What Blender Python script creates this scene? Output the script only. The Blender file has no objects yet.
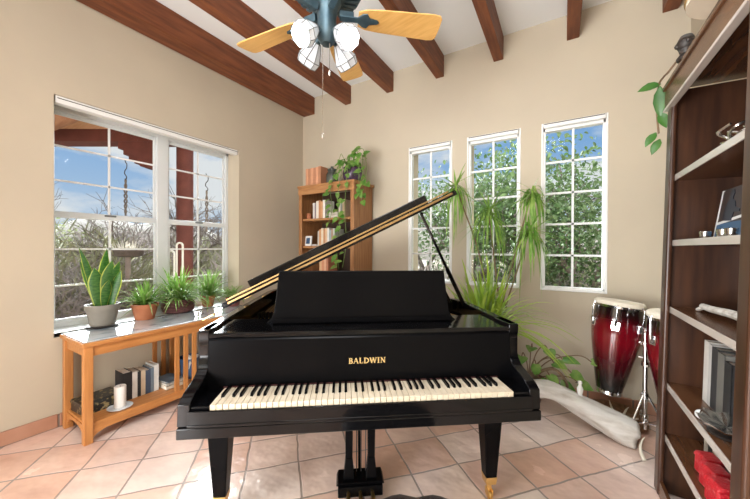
import bpy, bmesh, math, random
from mathutils import Vector, Matrix
random.seed(7)
PI = math.pi
S = bpy.context.scene
C = S.collection
rnd = random.uniform

# ------------------------------------------------------------------ camera
cam = bpy.data.cameras.new('camera')
cam_o = bpy.data.objects.new('camera', cam); C.objects.link(cam_o)
cam.sensor_fit = 'HORIZONTAL'; cam.sensor_width = 36.0
cam.lens = 309.6 * 36.0 / 750.0
cam.clip_start = 0.05; cam.clip_end = 400
cam_o.location = (3.1651, -3.2549, 1.3228)
YAW, PIT, ROL = .5415, -.0043, .0042
fw = Vector((-math.sin(YAW)*math.cos(PIT), math.cos(YAW)*math.cos(PIT), math.sin(PIT)))
r0 = Vector((math.cos(YAW), math.sin(YAW), 0)); u0 = r0.cross(fw)
rt = r0*math.cos(ROL) + u0*math.sin(ROL); up = -r0*math.sin(ROL) + u0*math.cos(ROL)
cam_o.rotation_euler = Matrix((rt, up, -fw)).transposed().to_euler()
S.camera = cam_o

# ------------------------------------------------------------------ view, sky, sun
S.view_settings.view_transform = 'Standard'
S.view_settings.look = 'None'
S.view_settings.gamma = 1.0
S.view_settings.use_curve_mapping = False
S.view_settings.exposure = 0.44

W = bpy.data.worlds.new('sky'); S.world = W; W.use_nodes = True
nt = W.node_tree; nt.nodes.clear()
def wn(t, **k):
    n = nt.nodes.new(t)
    for a, b in k.items(): setattr(n, a, b)
    return n
tc = wn('ShaderNodeTexCoord'); sep = wn('ShaderNodeSeparateXYZ')
nt.links.new(tc.outputs['Generated'], sep.inputs[0])
grad = wn('ShaderNodeValToRGB')
grad.color_ramp.elements[0].position = 0.0; grad.color_ramp.elements[0].color = (.62, .76, .93, 1)
grad.color_ramp.elements[1].position = .75; grad.color_ramp.elements[1].color = (.10, .27, .66, 1)
e = grad.color_ramp.elements.new(.28); e.color = (.27, .50, .86, 1)
nt.links.new(sep.outputs['Z'], grad.inputs[0])
mp = wn('ShaderNodeMapping'); mp.inputs['Scale'].default_value = (1, 1, 2.6); mp.inputs['Location'].default_value = (.35, .1, .2)
nt.links.new(tc.outputs['Generated'], mp.inputs[0])
no = wn('ShaderNodeTexNoise'); no.inputs['Scale'].default_value = 3.1; no.inputs['Detail'].default_value = 7; no.inputs['Roughness'].default_value = .55
nt.links.new(mp.outputs[0], no.inputs['Vector'])
cr = wn('ShaderNodeValToRGB'); cr.color_ramp.elements[0].position = .42; cr.color_ramp.elements[1].position = .57
nt.links.new(no.outputs[0], cr.inputs[0])
mx = wn('ShaderNodeMixRGB'); mx.inputs[2].default_value = (.92, .94, .97, 1)
nt.links.new(cr.outputs[0], mx.inputs[0]); nt.links.new(grad.outputs[0], mx.inputs[1])
bg = wn('ShaderNodeBackground'); bg.inputs[1].default_value = 0.62
nt.links.new(mx.outputs[0], bg.inputs[0])
wo = wn('ShaderNodeOutputWorld'); nt.links.new(bg.outputs[0], wo.inputs[0])

def light(name, kind, loc, target, energy, color=(1, 1, 1), size=1, size_y=None, angle=None):
    l = bpy.data.lights.new(name, kind); l.energy = energy; l.color = color
    if kind == 'AREA':
        l.size = size
        if size_y: l.shape = 'RECTANGLE'; l.size_y = size_y
    if kind == 'SUN' and angle: l.angle = angle
    if kind == 'POINT': l.shadow_soft_size = size
    o = bpy.data.objects.new(name, l); C.objects.link(o); o.location = loc
    o.rotation_euler = (Vector(target) - Vector(loc)).to_track_quat('-Z', 'Y').to_euler()
    return o
light('sun', 'SUN', (1.5, -6, 10), (0, 0, 0), 3.8, (1, .95, .87), angle=.02)
# added broad sun lamp boosting the low sky light on the window side
light('sky_glow_fill', 'SUN', (-9, 4.4, 6.4), (0, 0, 0), 19, (.93, .97, 1), angle=.9)
# added fill behind the camera: two lamps imitate bounced flash, one faces the piano
light('adjoining_room_bounce_fill', 'AREA', (1.3, -5.3, 1.9), (1.3, -5.1, 3.4), 115, (.88, .95, 1), 1.8, 1.6)
light('adjoining_room_front_fill', 'AREA', (1.7, -5.6, .95), (2.6, -1.5, .1), 165, (.97, .985, 1), 2.0, 1.3)  # added forward fill for the floor under the piano
light('ceiling_bounce_fill', 'AREA', (2.9, -3.9, 2.45), (2.9, -3.7, 3.4), 32, (.88, .95, 1), .9, .9)
# added fill lamp for the floor, above and just in front of the camera
light('doorway_floor_fill', 'AREA', (2.75, -3.0, 3.16), (2.72, -2.6, 0), 24, (.97, .98, 1), .9, .6)

# ------------------------------------------------------------------ materials
M = {}
def mat(name, col, rough=.5, metal=0, spec=.5, coat=0, col2=None, nscale=8, stretch=(1, 1, 1), ndetail=4, lo=.35, hi=.65,
        bump=0, bscale=40, trans=0, emit=None, estr=0, sss=0):
    m = bpy.data.materials.new(name); m.use_nodes = True
    n = m.node_tree.nodes; L = m.node_tree.links
    p = n['Principled BSDF']
    p.inputs['Base Color'].default_value = (*col, 1); p.inputs['Roughness'].default_value = rough
    p.inputs['Metallic'].default_value = metal; p.inputs['Specular IOR Level'].default_value = spec
    p.inputs['Coat Weight'].default_value = coat; p.inputs['Coat Roughness'].default_value = .06
    if trans: p.inputs['Transmission Weight'].default_value = trans
    if emit: p.inputs['Emission Color'].default_value = (*emit, 1); p.inputs['Emission Strength'].default_value = estr
    if col2 or bump:
        t = n.new('ShaderNodeTexCoord'); mpn = n.new('ShaderNodeMapping'); mpn.inputs['Scale'].default_value = stretch
        L.new(t.outputs['Object'], mpn.inputs[0])
    if col2:
        x = n.new('ShaderNodeTexNoise'); x.inputs['Scale'].default_value = nscale; x.inputs['Detail'].default_value = ndetail
        L.new(mpn.outputs[0], x.inputs['Vector'])
        r = n.new('ShaderNodeValToRGB'); r.color_ramp.elements[0].position = lo; r.color_ramp.elements[1].position = hi
        r.color_ramp.elements[0].color = (*col, 1); r.color_ramp.elements[1].color = (*col2, 1)
        L.new(x.outputs[0], r.inputs[0]); L.new(r.outputs[0], p.inputs['Base Color'])
    if bump:
        y = n.new('ShaderNodeTexNoise'); y.inputs['Scale'].default_value = bscale; y.inputs['Detail'].default_value = 5
        L.new(mpn.outputs[0], y.inputs['Vector'])
        b = n.new('ShaderNodeBump'); b.inputs['Strength'].default_value = bump; b.inputs['Distance'].default_value = .01
        L.new(y.outputs[0], b.inputs['Height']); L.new(b.outputs[0], p.inputs['Normal'])
    M[name] = m
    return m
mat('plaster', (.505, .44, .34), .75, spec=.2, col2=(.54, .47, .36), nscale=1.6, bump=.08, bscale=22)
mat('ceiling_white', (.84, .86, .86), .85, spec=.2, bump=.05, bscale=30)
mat('beam_wood', (.125, .038, .016), .5, col2=(.22, .072, .028), nscale=5, stretch=(6, .7, 6), ndetail=6, spec=.3)
mat('piano_black', (.0025, .0025, .003), .11, spec=.26)
mat('piano_satin', (.0025, .0025, .003), .24, spec=.07)
mat('ivory', (.62, .545, .42), .3, col2=(.54, .45, .32), nscale=11, lo=.45, hi=.75)
mat('key_side', (.62, .44, .22), .6)
mat('brass', (.80, .53, .20), .28, metal=1)
mat('hinge_brass', (.40, .26, .115), .42, metal=.9, col2=(.32, .20, .085), nscale=30)
mat('gold_paint', (.66, .42, .13), .38, metal=.7)
mat('gold_letter', (.75, .55, .24), .35, metal=.6)
mat('soundboard', (.52, .33, .14), .5, col2=(.60, .40, .19), nscale=14, stretch=(8, 1, 1))
mat('steel', (.75, .75, .76), .25, metal=1)
mat('felt_red', (.05, .008, .008), .9)
mat('leather_black', (.012, .012, .015), .38, bump=.15, bscale=120)
mat('table_oak', (.42, .165, .045), .42, col2=(.54, .235, .07), nscale=4, stretch=(9, 1, 9), ndetail=6)
mat('table_oak_up', (.42, .165, .045), .42, col2=(.54, .235, .07), nscale=4, stretch=(9, 9, 1), ndetail=6)
mat('glass_top', (.52, .57, .60), .07, spec=.8, coat=.6, col2=(.30, .36, .42), nscale=7, stretch=(2, 1, 1), lo=.52, hi=.64)
mat('case_oak', (.25, .105, .036), .5, col2=(.36, .17, .065), nscale=4, stretch=(11, 11, .9), ndetail=6)
mat('case_oak_h', (.33, .145, .05), .5, col2=(.44, .215, .08), nscale=4, stretch=(1, 11, 11), ndetail=6)
mat('case_inside', (.04, .018, .009), .6, col2=(.06, .03, .016), nscale=4, stretch=(9, 9, 1))
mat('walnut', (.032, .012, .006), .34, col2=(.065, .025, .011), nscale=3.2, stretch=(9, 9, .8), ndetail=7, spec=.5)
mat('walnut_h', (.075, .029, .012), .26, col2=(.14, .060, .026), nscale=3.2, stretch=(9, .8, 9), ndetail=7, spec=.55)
mat('edge_glint', (.56, .51, .46), .2, spec=.8, coat=.5)  # window glint on the wood edges put into a pale colour
mat('terracotta', (.36, .11, .045), .7, col2=(.44, .16, .07), nscale=9)
mat('base_tile', (.40, .19, .115), .5, col2=(.50, .28, .19), nscale=3)
mat('grout', (.22, .17, .14), .9)
mat('pot_grey', (.19, .175, .145), .6, col2=(.24, .22, .185), nscale=6)
mat('pot_rust', (.18, .055, .05), .4)
mat('basket', (.10, .035, .035), .7, col2=(.17, .07, .06), nscale=40)
mat('pot_purple', (.055, .028, .06), .25, col2=(.12, .07, .12), nscale=20, stretch=(4, 4, .6))
mat('soil', (.045, .03, .02), .95)
mat('white_paint', (.80, .80, .78), .35)
mat('vinyl', (.66, .69, .70), .35)
mat('muntin', (.78, .79, .79), .35)
mat('dark_slot', (.07, .065, .06), .6)
mat('snake_green', (.02, .11, .016), .35, col2=(.07, .20, .035), nscale=30, stretch=(1, 1, 3))
mat('snake_edge', (.36, .42, .06), .4)
mat('leaf_mid', (.13, .30, .045), .42, col2=(.25, .43, .09), nscale=9)
mat('leaf_pale', (.42, .52, .24), .45, col2=(.24, .40, .10), nscale=22)
mat('leaf_bright', (.30, .48, .045), .4, col2=(.48, .62, .11), nscale=7)
mat('leaf_dark', (.018, .085, .008), .35, col2=(.04, .14, .015), nscale=9)
mat('leaf_dracaena', (.12, .29, .035), .4, col2=(.32, .47, .10), nscale=11)
mat('pothos', (.085, .26, .035), .35, col2=(.27, .42, .10), nscale=14)
mat('stem_green', (.16, .24, .06), .6)
mat('stem_brown', (.20, .13, .075), .8)
mat('fan_metal', (.045, .085, .11), .45, metal=.6, col2=(.11, .17, .20), nscale=9)
mat('fan_blade', (.60, .335, .095), .35, col2=(.70, .41, .135), nscale=4, stretch=(1, 12, 12))
mat('fan_glass', (.62, .66, .70), .25, emit=(.93, .96, 1), estr=.10)
mat('lead', (.16, .17, .17), .5, metal=.5)
mat('bulb', (1, 1, 1), .3, emit=(1, .97, .93), estr=3)
mat('chrome', (.80, .81, .83), .12, metal=1)
mat('drum_skin', (.78, .72, .60), .6, col2=(.70, .63, .50), nscale=6)
mat('driftwood', (.64, .61, .56), .8, col2=(.36, .31, .25), nscale=5, stretch=(1, 4, 4), bump=.5, bscale=18, lo=.45, hi=.8)
mat('bone', (.74, .68, .55), .55)
mat('ceramic_white', (.85, .84, .80), .25)
mat('wicker', (.30, .16, .08), .7, col2=(.20, .10, .05), nscale=45)
mat('wax', (.85, .83, .79), .55)
mat('clear_glass', (.75, .78, .80), .05, spec=.8, col2=(.65, .68, .70), nscale=3)
mat('black_ornate', (.014, .013, .012), .35, col2=(.26, .20, .09), nscale=34, lo=.56, hi=.62)
mat('blue_glaze', (.035, .075, .15), .2, col2=(.07, .13, .22), nscale=6)
mat('paper', (.78, .74, .66), .8)
mat('red_sequin', (.50, .012, .022), .3, col2=(.75, .20, .20), nscale=70, lo=.62, hi=.72, bump=.8, bscale=90)
mat('silver', (.72, .70, .66), .25, metal=1)
mat('dark_wood', (.022, .016, .013), .5)
mat('dark_glass', (.03, .035, .03), .1, spec=.7, col2=(.10, .11, .09), nscale=11)
mat('stucco_red', (.14, .042, .034), .85, col2=(.18, .055, .045), nscale=5, bump=.2, bscale=40)
mat('porch_plank', (.60, .31, .16), .7, col2=(.70, .40, .23), nscale=5, stretch=(.6, 9, 3))
mat('log', (.36, .15, .075), .7, col2=(.45, .21, .11), nscale=5, stretch=(.6, 6, 6))
mat('dirt', (.21, .17, .135), .95, col2=(.15, .125, .095), nscale=1.3, bump=.3, bscale=6)
mat('hillside', (.10, .095, .065), .95, col2=(.15, .13, .12), nscale=.9, ndetail=10)
mat('bark_grey', (.20, .165, .145), .9, col2=(.13, .105, .09), nscale=12)
mat('brush', (.38, .335, .325), .9, col2=(.27, .24, .235), nscale=3)
mat('brush_green', (.22, .23, .125), .9, col2=(.31, .30, .20), nscale=3)
mat('tree_leaf', (.05, .105, .03), .5, col2=(.16, .22, .095), nscale=1.7)
mat('tree_leaf_pale', (.16, .20, .08), .55, col2=(.25, .27, .14), nscale=2)
mat('rock', (.52, .42, .38), .9, col2=(.40, .33, .30), nscale=3)
mat('iron', (.05, .045, .04), .6)
mat('garden_white', (.80, .78, .74), .5)

# window pane: nearly clear with a real reflection
m = bpy.data.materials.new('pane_glass'); m.use_nodes = True; n = m.node_tree.nodes; L = m.node_tree.links
n.remove(n['Principled BSDF'])
tr = n.new('ShaderNodeBsdfTransparent'); tr.inputs[0].default_value = (.97, .985, .98, 1)
gl = n.new('ShaderNodeBsdfGlossy'); gl.inputs['Roughness'].default_value = .01
fr = n.new('ShaderNodeFresnel'); fr.inputs[0].default_value = 1.07
mxs = n.new('ShaderNodeMixShader'); L.new(fr.outputs[0], mxs.inputs[0]); L.new(tr.outputs[0], mxs.inputs[1]); L.new(gl.outputs[0], mxs.inputs[2])
L.new(mxs.outputs[0], n['Material Output'].inputs[0]); M['pane_glass'] = m

# floor: diagonal Saltillo tile
m = bpy.data.materials.new('saltillo'); m.use_nodes = True; n = m.node_tree.nodes; L = m.node_tree.links; p = n['Principled BSDF']
t = n.new('ShaderNodeTexCoord')
wob = n.new('ShaderNodeTexNoise'); wob.inputs['Scale'].default_value = 3.5; wob.inputs['Detail'].default_value = 3
L.new(t.outputs['Object'], wob.inputs['Vector'])
sb = n.new('ShaderNodeVectorMath'); sb.operation = 'SUBTRACT'; sb.inputs[1].default_value = (.5, .5, .5); L.new(wob.outputs['Color'], sb.inputs[0])
sc_ = n.new('ShaderNodeVectorMath'); sc_.operation = 'SCALE'; sc_.inputs['Scale'].default_value = .035; L.new(sb.outputs[0], sc_.inputs[0])
ad = n.new('ShaderNodeVectorMath'); ad.operation = 'ADD'; L.new(t.outputs['Object'], ad.inputs[0]); L.new(sc_.outputs[0], ad.inputs[1])
mpn = n.new('ShaderNodeMapping'); mpn.inputs['Rotation'].default_value = (0, 0, math.radians(42.7)); mpn.inputs['Location'].default_value = (-.2444 + 5.814, .1545 + 6.244, 0)
L.new(ad.outputs[0], mpn.inputs[0])
br = n.new('ShaderNodeTexBrick'); br.offset = 0; br.squash = 1
for k, v in (('Scale', 1), ('Mortar Size', .0065), ('Mortar Smooth', .35), ('Bias', 0), ('Brick Width', .2907), ('Row Height', .3122)): br.inputs[k].default_value = v
br.inputs['Color1'].default_value = (.76, .49, .385, 1); br.inputs['Color2'].default_value = (.86, .76, .72, 1); br.inputs['Mortar'].default_value = (.42, .36, .33, 1)
L.new(mpn.outputs[0], br.inputs['Vector'])
cn = n.new('ShaderNodeTexNoise'); cn.inputs['Scale'].default_value = 3.2; cn.inputs['Detail'].default_value = 6; L.new(t.outputs['Object'], cn.inputs['Vector'])
cr2 = n.new('ShaderNodeValToRGB'); cr2.color_ramp.elements[0].position = .3; cr2.color_ramp.elements[1].position = .72
cr2.color_ramp.elements[0].color = (.86, .80, .76, 1); cr2.color_ramp.elements[1].color = (1.12, 1.10, 1.06, 1); L.new(cn.outputs[0], cr2.inputs[0])
mm = n.new('ShaderNodeMixRGB'); mm.blend_type = 'MULTIPLY'; mm.inputs[0].default_value = 1; L.new(br.outputs[0], mm.inputs[1]); L.new(cr2.outputs[0], mm.inputs[2])
L.new(mm.outputs[0], p.inputs['Base Color'])
rr = n.new('ShaderNodeMapRange'); rr.inputs['To Min'].default_value = .18; rr.inputs['To Max'].default_value = .32; L.new(cn.outputs[0], rr.inputs[0]); L.new(rr.outputs[0], p.inputs['Roughness'])
p.inputs['Specular IOR Level'].default_value = .7; p.inputs['Coat Weight'].default_value = .7; p.inputs['Coat Roughness'].default_value = .2
bp = n.new('ShaderNodeBump'); bp.inputs['Strength'].default_value = .8; bp.inputs['Distance'].default_value = .007; bp.invert = True
bn = n.new('ShaderNodeTexNoise'); bn.inputs['Scale'].default_value = 9; bn.inputs['Detail'].default_value = 2; L.new(t.outputs['Object'], bn.inputs['Vector'])
am = n.new('ShaderNodeMath'); am.operation = 'MULTIPLY_ADD'; am.inputs[1].default_value = 1.6; L.new(bn.outputs[0], am.inputs[0]); L.new(br.outputs['Fac'], am.inputs[2])
L.new(am.outputs[0], bp.inputs['Height']); L.new(bp.outputs[0], p.inputs['Normal']); M['saltillo'] = m

# conga shell: red lacquer fading to black at the ends (its own finish)
m = bpy.data.materials.new('conga_lacquer'); m.use_nodes = True; n = m.node_tree.nodes; L = m.node_tree.links; p = n['Principled BSDF']
t = n.new('ShaderNodeTexCoord'); sp = n.new('ShaderNodeSeparateXYZ'); L.new(t.outputs['Generated'], sp.inputs[0])
r = n.new('ShaderNodeValToRGB'); el = r.color_ramp.elements
el[0].position = .14; el[0].color = (.004, .003, .003, 1); el[1].position = .97; el[1].color = (.004, .004, .004, 1)
q = el.new(.38); q.color = (.07, .003, .007, 1); q = el.new(.60); q.color = (.19, .004, .011, 1); q = el.new(.76); q.color = (.15, .003, .009, 1); q = el.new(.88); q.color = (.02, .003, .004, 1)
L.new(sp.outputs['Z'], r.inputs[0]); L.new(r.outputs[0], p.inputs['Base Color']); p.inputs['Roughness'].default_value = .14; p.inputs['Coat Weight'].default_value = .8
p.inputs['Coat Roughness'].default_value = .04; M['conga_lacquer'] = m

# leaves let light through
for k in ('leaf_mid', 'leaf_pale', 'leaf_bright', 'leaf_dracaena', 'pothos', 'snake_green', 'snake_edge', 'tree_leaf', 'tree_leaf_pale'):
    n = M[k].node_tree.nodes; L = M[k].node_tree.links; p = n['Principled BSDF']
    tl = n.new('ShaderNodeBsdfTranslucent'); ms = n.new('ShaderNodeMixShader'); ms.inputs[0].default_value = .38
    if p.inputs['Base Color'].is_linked: L.new(p.inputs['Base Color'].links[0].from_socket, tl.inputs[0])
    else: tl.inputs[0].default_value = p.inputs['Base Color'].default_value
    L.new(p.outputs[0], ms.inputs[1]); L.new(tl.outputs[0], ms.inputs[2]); L.new(ms.outputs[0], n['Material Output'].inputs[0])

def spine(i, col, rough=.55):
    k = 'cover_%d' % i
    if k not in M: mat(k, col, rough, col2=tuple(min(1, c*1.15 + .003) for c in col), nscale=12)
    return k

# ------------------------------------------------------------------ mesh helpers
class MB:
    def __init__(s): s.v = []; s.f = []
    def add(s, vs, fs):
        o = len(s.v); s.v += [tuple(x) for x in vs]; s.f += [tuple(i + o for i in f) for f in fs]
        return s
    def box(s, a, b, mtx=None):
        x0, y0, z0 = a; x1, y1, z1 = b
        if x0 > x1: x0, x1 = x1, x0
        if y0 > y1: y0, y1 = y1, y0
        if z0 > z1: z0, z1 = z1, z0
        v = [Vector(q) for q in ((x0,y0,z0),(x1,y0,z0),(x1,y1,z0),(x0,y1,z0),(x0,y0,z1),(x1,y0,z1),(x1,y1,z1),(x0,y1,z1))]
        if mtx: v = [mtx @ q for q in v]
        return s.add(v, [(0,3,2,1),(4,5,6,7),(0,1,5,4),(1,2,6,5),(2,3,7,6),(3,0,4,7)])
    def taper(s, c0, h0, c1, h1):       # four-sided tapered post; h = (hx, hy)
        v = []
        for c, h in ((c0, h0), (c1, h1)):
            for sx, sy in ((-1,-1),(1,-1),(1,1),(-1,1)): v.append((c[0]+sx*h[0], c[1]+sy*h[1], c[2]))
        return s.add(v, [(0,3,2,1),(4,5,6,7),(0,1,5,4),(1,2,6,5),(2,3,7,6),(3,0,4,7)])
    def tube(s, pts, rad, n=8, cap=True):
        pts = [Vector(q) for q in pts]; rs = rad if isinstance(rad, (list, tuple)) else [rad]*len(pts)
        rings = []; pu = None
        for i, q in enumerate(pts):
            d = (pts[min(i+1, len(pts)-1)] - pts[max(i-1, 0)])
            if d.length < 1e-9: d = Vector((0, 0, 1))
            d.normalize()
            if pu is None: pu = d.orthogonal().normalized()
            else:
                pu = pu - d*pu.dot(d)
                pu = pu.normalized() if pu.length > 1e-6 else d.orthogonal().normalized()
            w = d.cross(pu)
            rings.append([q + (pu*math.cos(2*PI*k/n) + w*math.sin(2*PI*k/n))*rs[i] for k in range(n)])
        v = [x for r_ in rings for x in r_]; f = []
        for i in range(len(pts)-1):
            for k in range(n):
                a, b = i*n+k, i*n+(k+1) % n; f.append((a, b, b+n, a+n))
        if cap: f.append(tuple(range(n-1, -1, -1))); f.append(tuple((len(pts)-1)*n + k for k in range(n)))
        return s.add(v, f)
    def lathe(s, prof, c=(0, 0, 0), n=24, mtx=None):   # prof: (r, z) from bottom to top
        v = []; f = []; m_ = len(prof)
        for r_, z in prof:
            for k in range(n):
                q = Vector((r_*math.cos(2*PI*k/n), r_*math.sin(2*PI*k/n), z))
                if mtx: q = mtx @ q
                v.append(q + Vector(c))
        for i in range(m_-1):
            for k in range(n):
                a, b = i*n+k, i*n+(k+1) % n; f.append((a, b, b+n, a+n))
        if prof[0][0] > 1e-6: f.append(tuple(range(n-1, -1, -1)))
        if prof[-1][0] > 1e-6: f.append(tuple((m_-1)*n + k for k in range(n)))
        return s.add(v, f)
    def prism(s, poly, axis, a, b):     # poly in the two other axes (in xyz order), extruded a..b along axis
        def pt(q, w):
            l = list(q); l.insert(axis, w); return tuple(l)
        n_ = len(poly); v = [pt(q, a) for q in poly] + [pt(q, b) for q in poly]
        f = [tuple(range(n_)), tuple(range(2*n_-1, n_-1, -1))] + [(i, i+n_, (i+1) % n_ + n_, (i+1) % n_) for i in range(n_)]
        return s.add(v, f)
    def ring(s, outer, inner, z0, z1):  # closed wall between two same-length outlines
        n_ = len(outer)
        v = [(x, y, z0) for x, y in outer] + [(x, y, z1) for x, y in outer] + [(x, y, z0) for x, y in inner] + [(x, y, z1) for x, y in inner]
        f = []
        for i in range(n_):
            j = (i+1) % n_
            f += [(i, j, j+n_, i+n_), (2*n_+j, 2*n_+i, 3*n_+i, 3*n_+j), (i+n_, j+n_, j+3*n_, i+3*n_), (j, i, i+2*n_, j+2*n_)]
        return s.add(v, f)
    def sphere(s, c, r_, n=14, sc=(1, 1, 1), mtx=None):
        prof = [(max(1e-7, r_*math.sin(PI*i/(n//2))), -r_*math.cos(PI*i/(n//2))) for i in range(n//2+1)]
        m2 = Matrix.Diagonal((*sc, 1))
        if mtx: m2 = mtx.to_4x4() @ m2
        return s.lathe(prof, c, n, m2)
    def strap(s, pts, wid, nrm=None, fold=.25, tw=0):   # leaf blade: strip along pts, width profile, V fold
        pts = [Vector(q) for q in pts]; v = []; f = []; m_ = len(pts)
        for i, q in enumerate(pts):
            d = (pts[min(i+1, m_-1)] - pts[max(i-1, 0)]).normalized()
            up_ = nrm if nrm else Vector((0, 0, 1))
            side = d.cross(up_)
            if side.length < .05: side = d.orthogonal()
            side.normalize(); nn = side.cross(d)
            if tw: side = Matrix.Rotation(tw*i/(m_-1), 3, d) @ side; nn = side.cross(d)
            w = wid[i] if isinstance(wid, (list, tuple)) else wid
            v += [q - side*w + nn*w*fold, q, q + side*w + nn*w*fold]
        for i in range(m_-1):
            a = i*3; f += [(a, a+1, a+4, a+3), (a+1, a+2, a+5, a+4)]
        return s.add(v, f)
    def leaf(s, c, d, up_, ln, wd, droop=.25, heart=False):
        d = Vector(d).normalized(); up_ = Vector(up_); side = d.cross(up_)
        if side.length < .05: side = d.orthogonal()
        side.normalize(); nn = side.cross(d).normalized()
        if heart: prof = [(0, .03), (.02, .30), (.22, .5), (.5, .44), (.8, .2), (1, .0)]
        else: prof = [(0, .06), (.25, .42), (.5, .5), (.75, .33), (1, .0)]
        v = []; f = []
        for t_, w in prof:
            q = Vector(c) + d*ln*t_ - nn*droop*ln*t_*t_
            if heart and t_ == .02: q2 = q - d*ln*.08
            else: q2 = q
            v += [q2 - side*wd*w + nn*wd*w*.25, q, q2 + side*wd*w + nn*wd*w*.25]
        for i in range(len(prof)-1):
            a = i*3; f += [(a, a+1, a+4, a+3), (a+1, a+2, a+5, a+4)]
        return s.add(v, f)
    def build(s, name, m, parent=None, smooth=False, bev=0, off=None, seg=2, ang=35):
        me = bpy.data.meshes.new(name)
        vs = s.v
        if off is not None: vs = [(x-off[0], y-off[1], z-off[2]) for x, y, z in vs]
        me.from_pydata(vs, [], s.f); me.update()
        me.materials.append(M[m] if isinstance(m, str) else m)
        o = bpy.data.objects.new(name, me); C.objects.link(o)
        if parent is not None: o.parent = parent
        if smooth:
            me.polygons.foreach_set('use_smooth', [True]*len(me.polygons))
            bm = bmesh.new(); bm.from_mesh(me)
            for e_ in bm.edges:
                if len(e_.link_faces) == 2 and e_.calc_face_angle(0) > math.radians(ang): e_.smooth = False
            bm.to_mesh(me); bm.free()
        if bev:
            b = o.modifiers.new('bevel', 'BEVEL'); b.width = bev; b.segments = seg; b.limit_method = 'ANGLE'; b.angle_limit = math.radians(40)
        return o
def catmull(pts, n=6, closed=True):
    P = [Vector(q) for q in pts]; out = []; N = len(P)
    for i in range(N if closed else N-1):
        if closed: a, b, c, d = P[i-1], P[i], P[(i+1) % N], P[(i+2) % N]
        else: a, b, c, d = P[max(i-1, 0)], P[i], P[i+1], P[min(i+2, N-1)]
        for k in range(n):
            t_ = k/n
            out.append(.5*((2*b) + (c-a)*t_ + (2*a-5*b+4*c-d)*t_*t_ + (3*b-a-3*c+d)*t_**3))
    if not closed: out.append(P[-1].copy())
    return out
def thing(name, label, cat, loc=(0, 0, 0), rotz=0, group=None):
    o = bpy.data.objects.new(name, None); C.objects.link(o); o.location = loc; o.rotation_euler = (0, 0, rotz)
    o.empty_display_size = .05
    return tag(o, label, cat, group)
def tag(o, label, cat, group=None, kind=None):
    o['label'] = label; o['category'] = cat
    if group: o['group'] = group
    if kind: o['kind'] = kind
    return o
def struct(o, label=None):
    o['kind'] = 'structure'
    if label: o['label'] = label
    return o
def dup(root, loc, rotz, label, group=None):
    r_ = root.copy(); C.objects.link(r_); r_.location = loc; r_.rotation_euler = (0, 0, rotz); r_['label'] = label
    if group: r_['group'] = group
    for ch in list(root.children):
        c_ = ch.copy(); C.objects.link(c_); c_.parent = r_
        for g in list(ch.children):
            d_ = g.copy(); C.objects.link(d_); d_.parent = c_
    return r_

# ================================================================== THE ROOM
RX, RY0, RZ = 4.0, -4.35, 3.41        # room: x 0..4, y -4.35..0
WY0, WY1, WZ0, WZ1 = -2.529, -1.019, .69, 2.435
BZ0, BZ1 = .958, 2.472
BW = [(1.6675, 2.1531), (2.3321, 2.8155), (3.0135, 3.4882)]

struct(MB().box((-.3, -6.6, -.12), (RX+.2, .25, 0)).build('floor', 'saltillo'))
struct(MB().box((-.3, -6.6, RZ), (RX+.2, .25, RZ+.15)).build('ceiling', 'ceiling_white'))
b = MB()
b.box((-.32, -6.6, 0), (0, WY0, RZ)); b.box((-.32, WY1, 0), (0, .25, RZ)); b.box((-.32, WY0, 0), (0, WY1, WZ0)); b.box((-.32, WY0, WZ1), (0, WY1, RZ))
struct(b.build('wall_left', 'plaster'))
b = MB(); xs = 0
edges = [0] + [q for w in BW for q in w] + [RX+.2]
for i in range(0, len(edges), 2): b.box((edges[i], 0, 0), (edges[i+1], .25, RZ))
for a_, c_ in BW: b.box((a_, 0, 0), (c_, .25, BZ0)); b.box((a_, 0, BZ1), (c_, .25, RZ))
struct(b.build('wall_back', 'plaster'))
struct(MB().box((RX, -6.6, 0), (RX+.2, 0, RZ)).build('wall_right', 'plaster'))
# unseen front wall, open to the adjoining room; left pier widened to shade wall_left
b = MB()
b.box((0, RY0-.2, 0), (.95, RY0, RZ)); b.box((3.7, RY0-.2, 0), (RX, RY0, RZ)); b.box((.95, RY0-.2, 3.0), (3.7, RY0, RZ))
struct(b.build('wall_front', 'plaster'))
struct(MB().box((-.3, -6.8, 0), (RX+.2, -6.6, RZ)).build('wall_adjoining', 'plaster'))

# beams
for i, (x1, wd) in enumerate([(.222, .20), (.8408, .09), (1.455, .09), (2.0696, .09), (2.669, .09), (3.2912, .095), (3.93, .095)]):
    bm_ = MB().box((x1-wd, -4.35, 3.178), (x1, 0, 3.41)).build('ceiling_beam', 'beam_wood', bev=.006)
    struct(bm_); bm_['label'] = 'dark stained wooden ceiling beam, number %d counted from the window wall' % (i+1)

# tile baseboards
def baseboard(name, axis, a, c, step=.305):
    bb = MB(); q = a
    gb = MB()
    while q < c - .01:
        e_ = min(q+step-.012, c)
        if axis == 1: bb.box((0, q, .004), (.016, e_, .098))
        else: bb.box((q, -.016, .004), (e_, 0, .098))
        q += step
    if axis == 1: gb.box((0, a, 0), (.011, c, .092))
    else: gb.box((a, -.011, 0), (c, 0, .092))
    o = bb.build(name, 'base_tile', bev=.004); gb.build('grout_line', 'grout', o)
    return struct(o)
baseboard('baseboard_left', 1, -4.33, -.02); baseboard('baseboard_back', 0, .02, 3.98)

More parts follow.
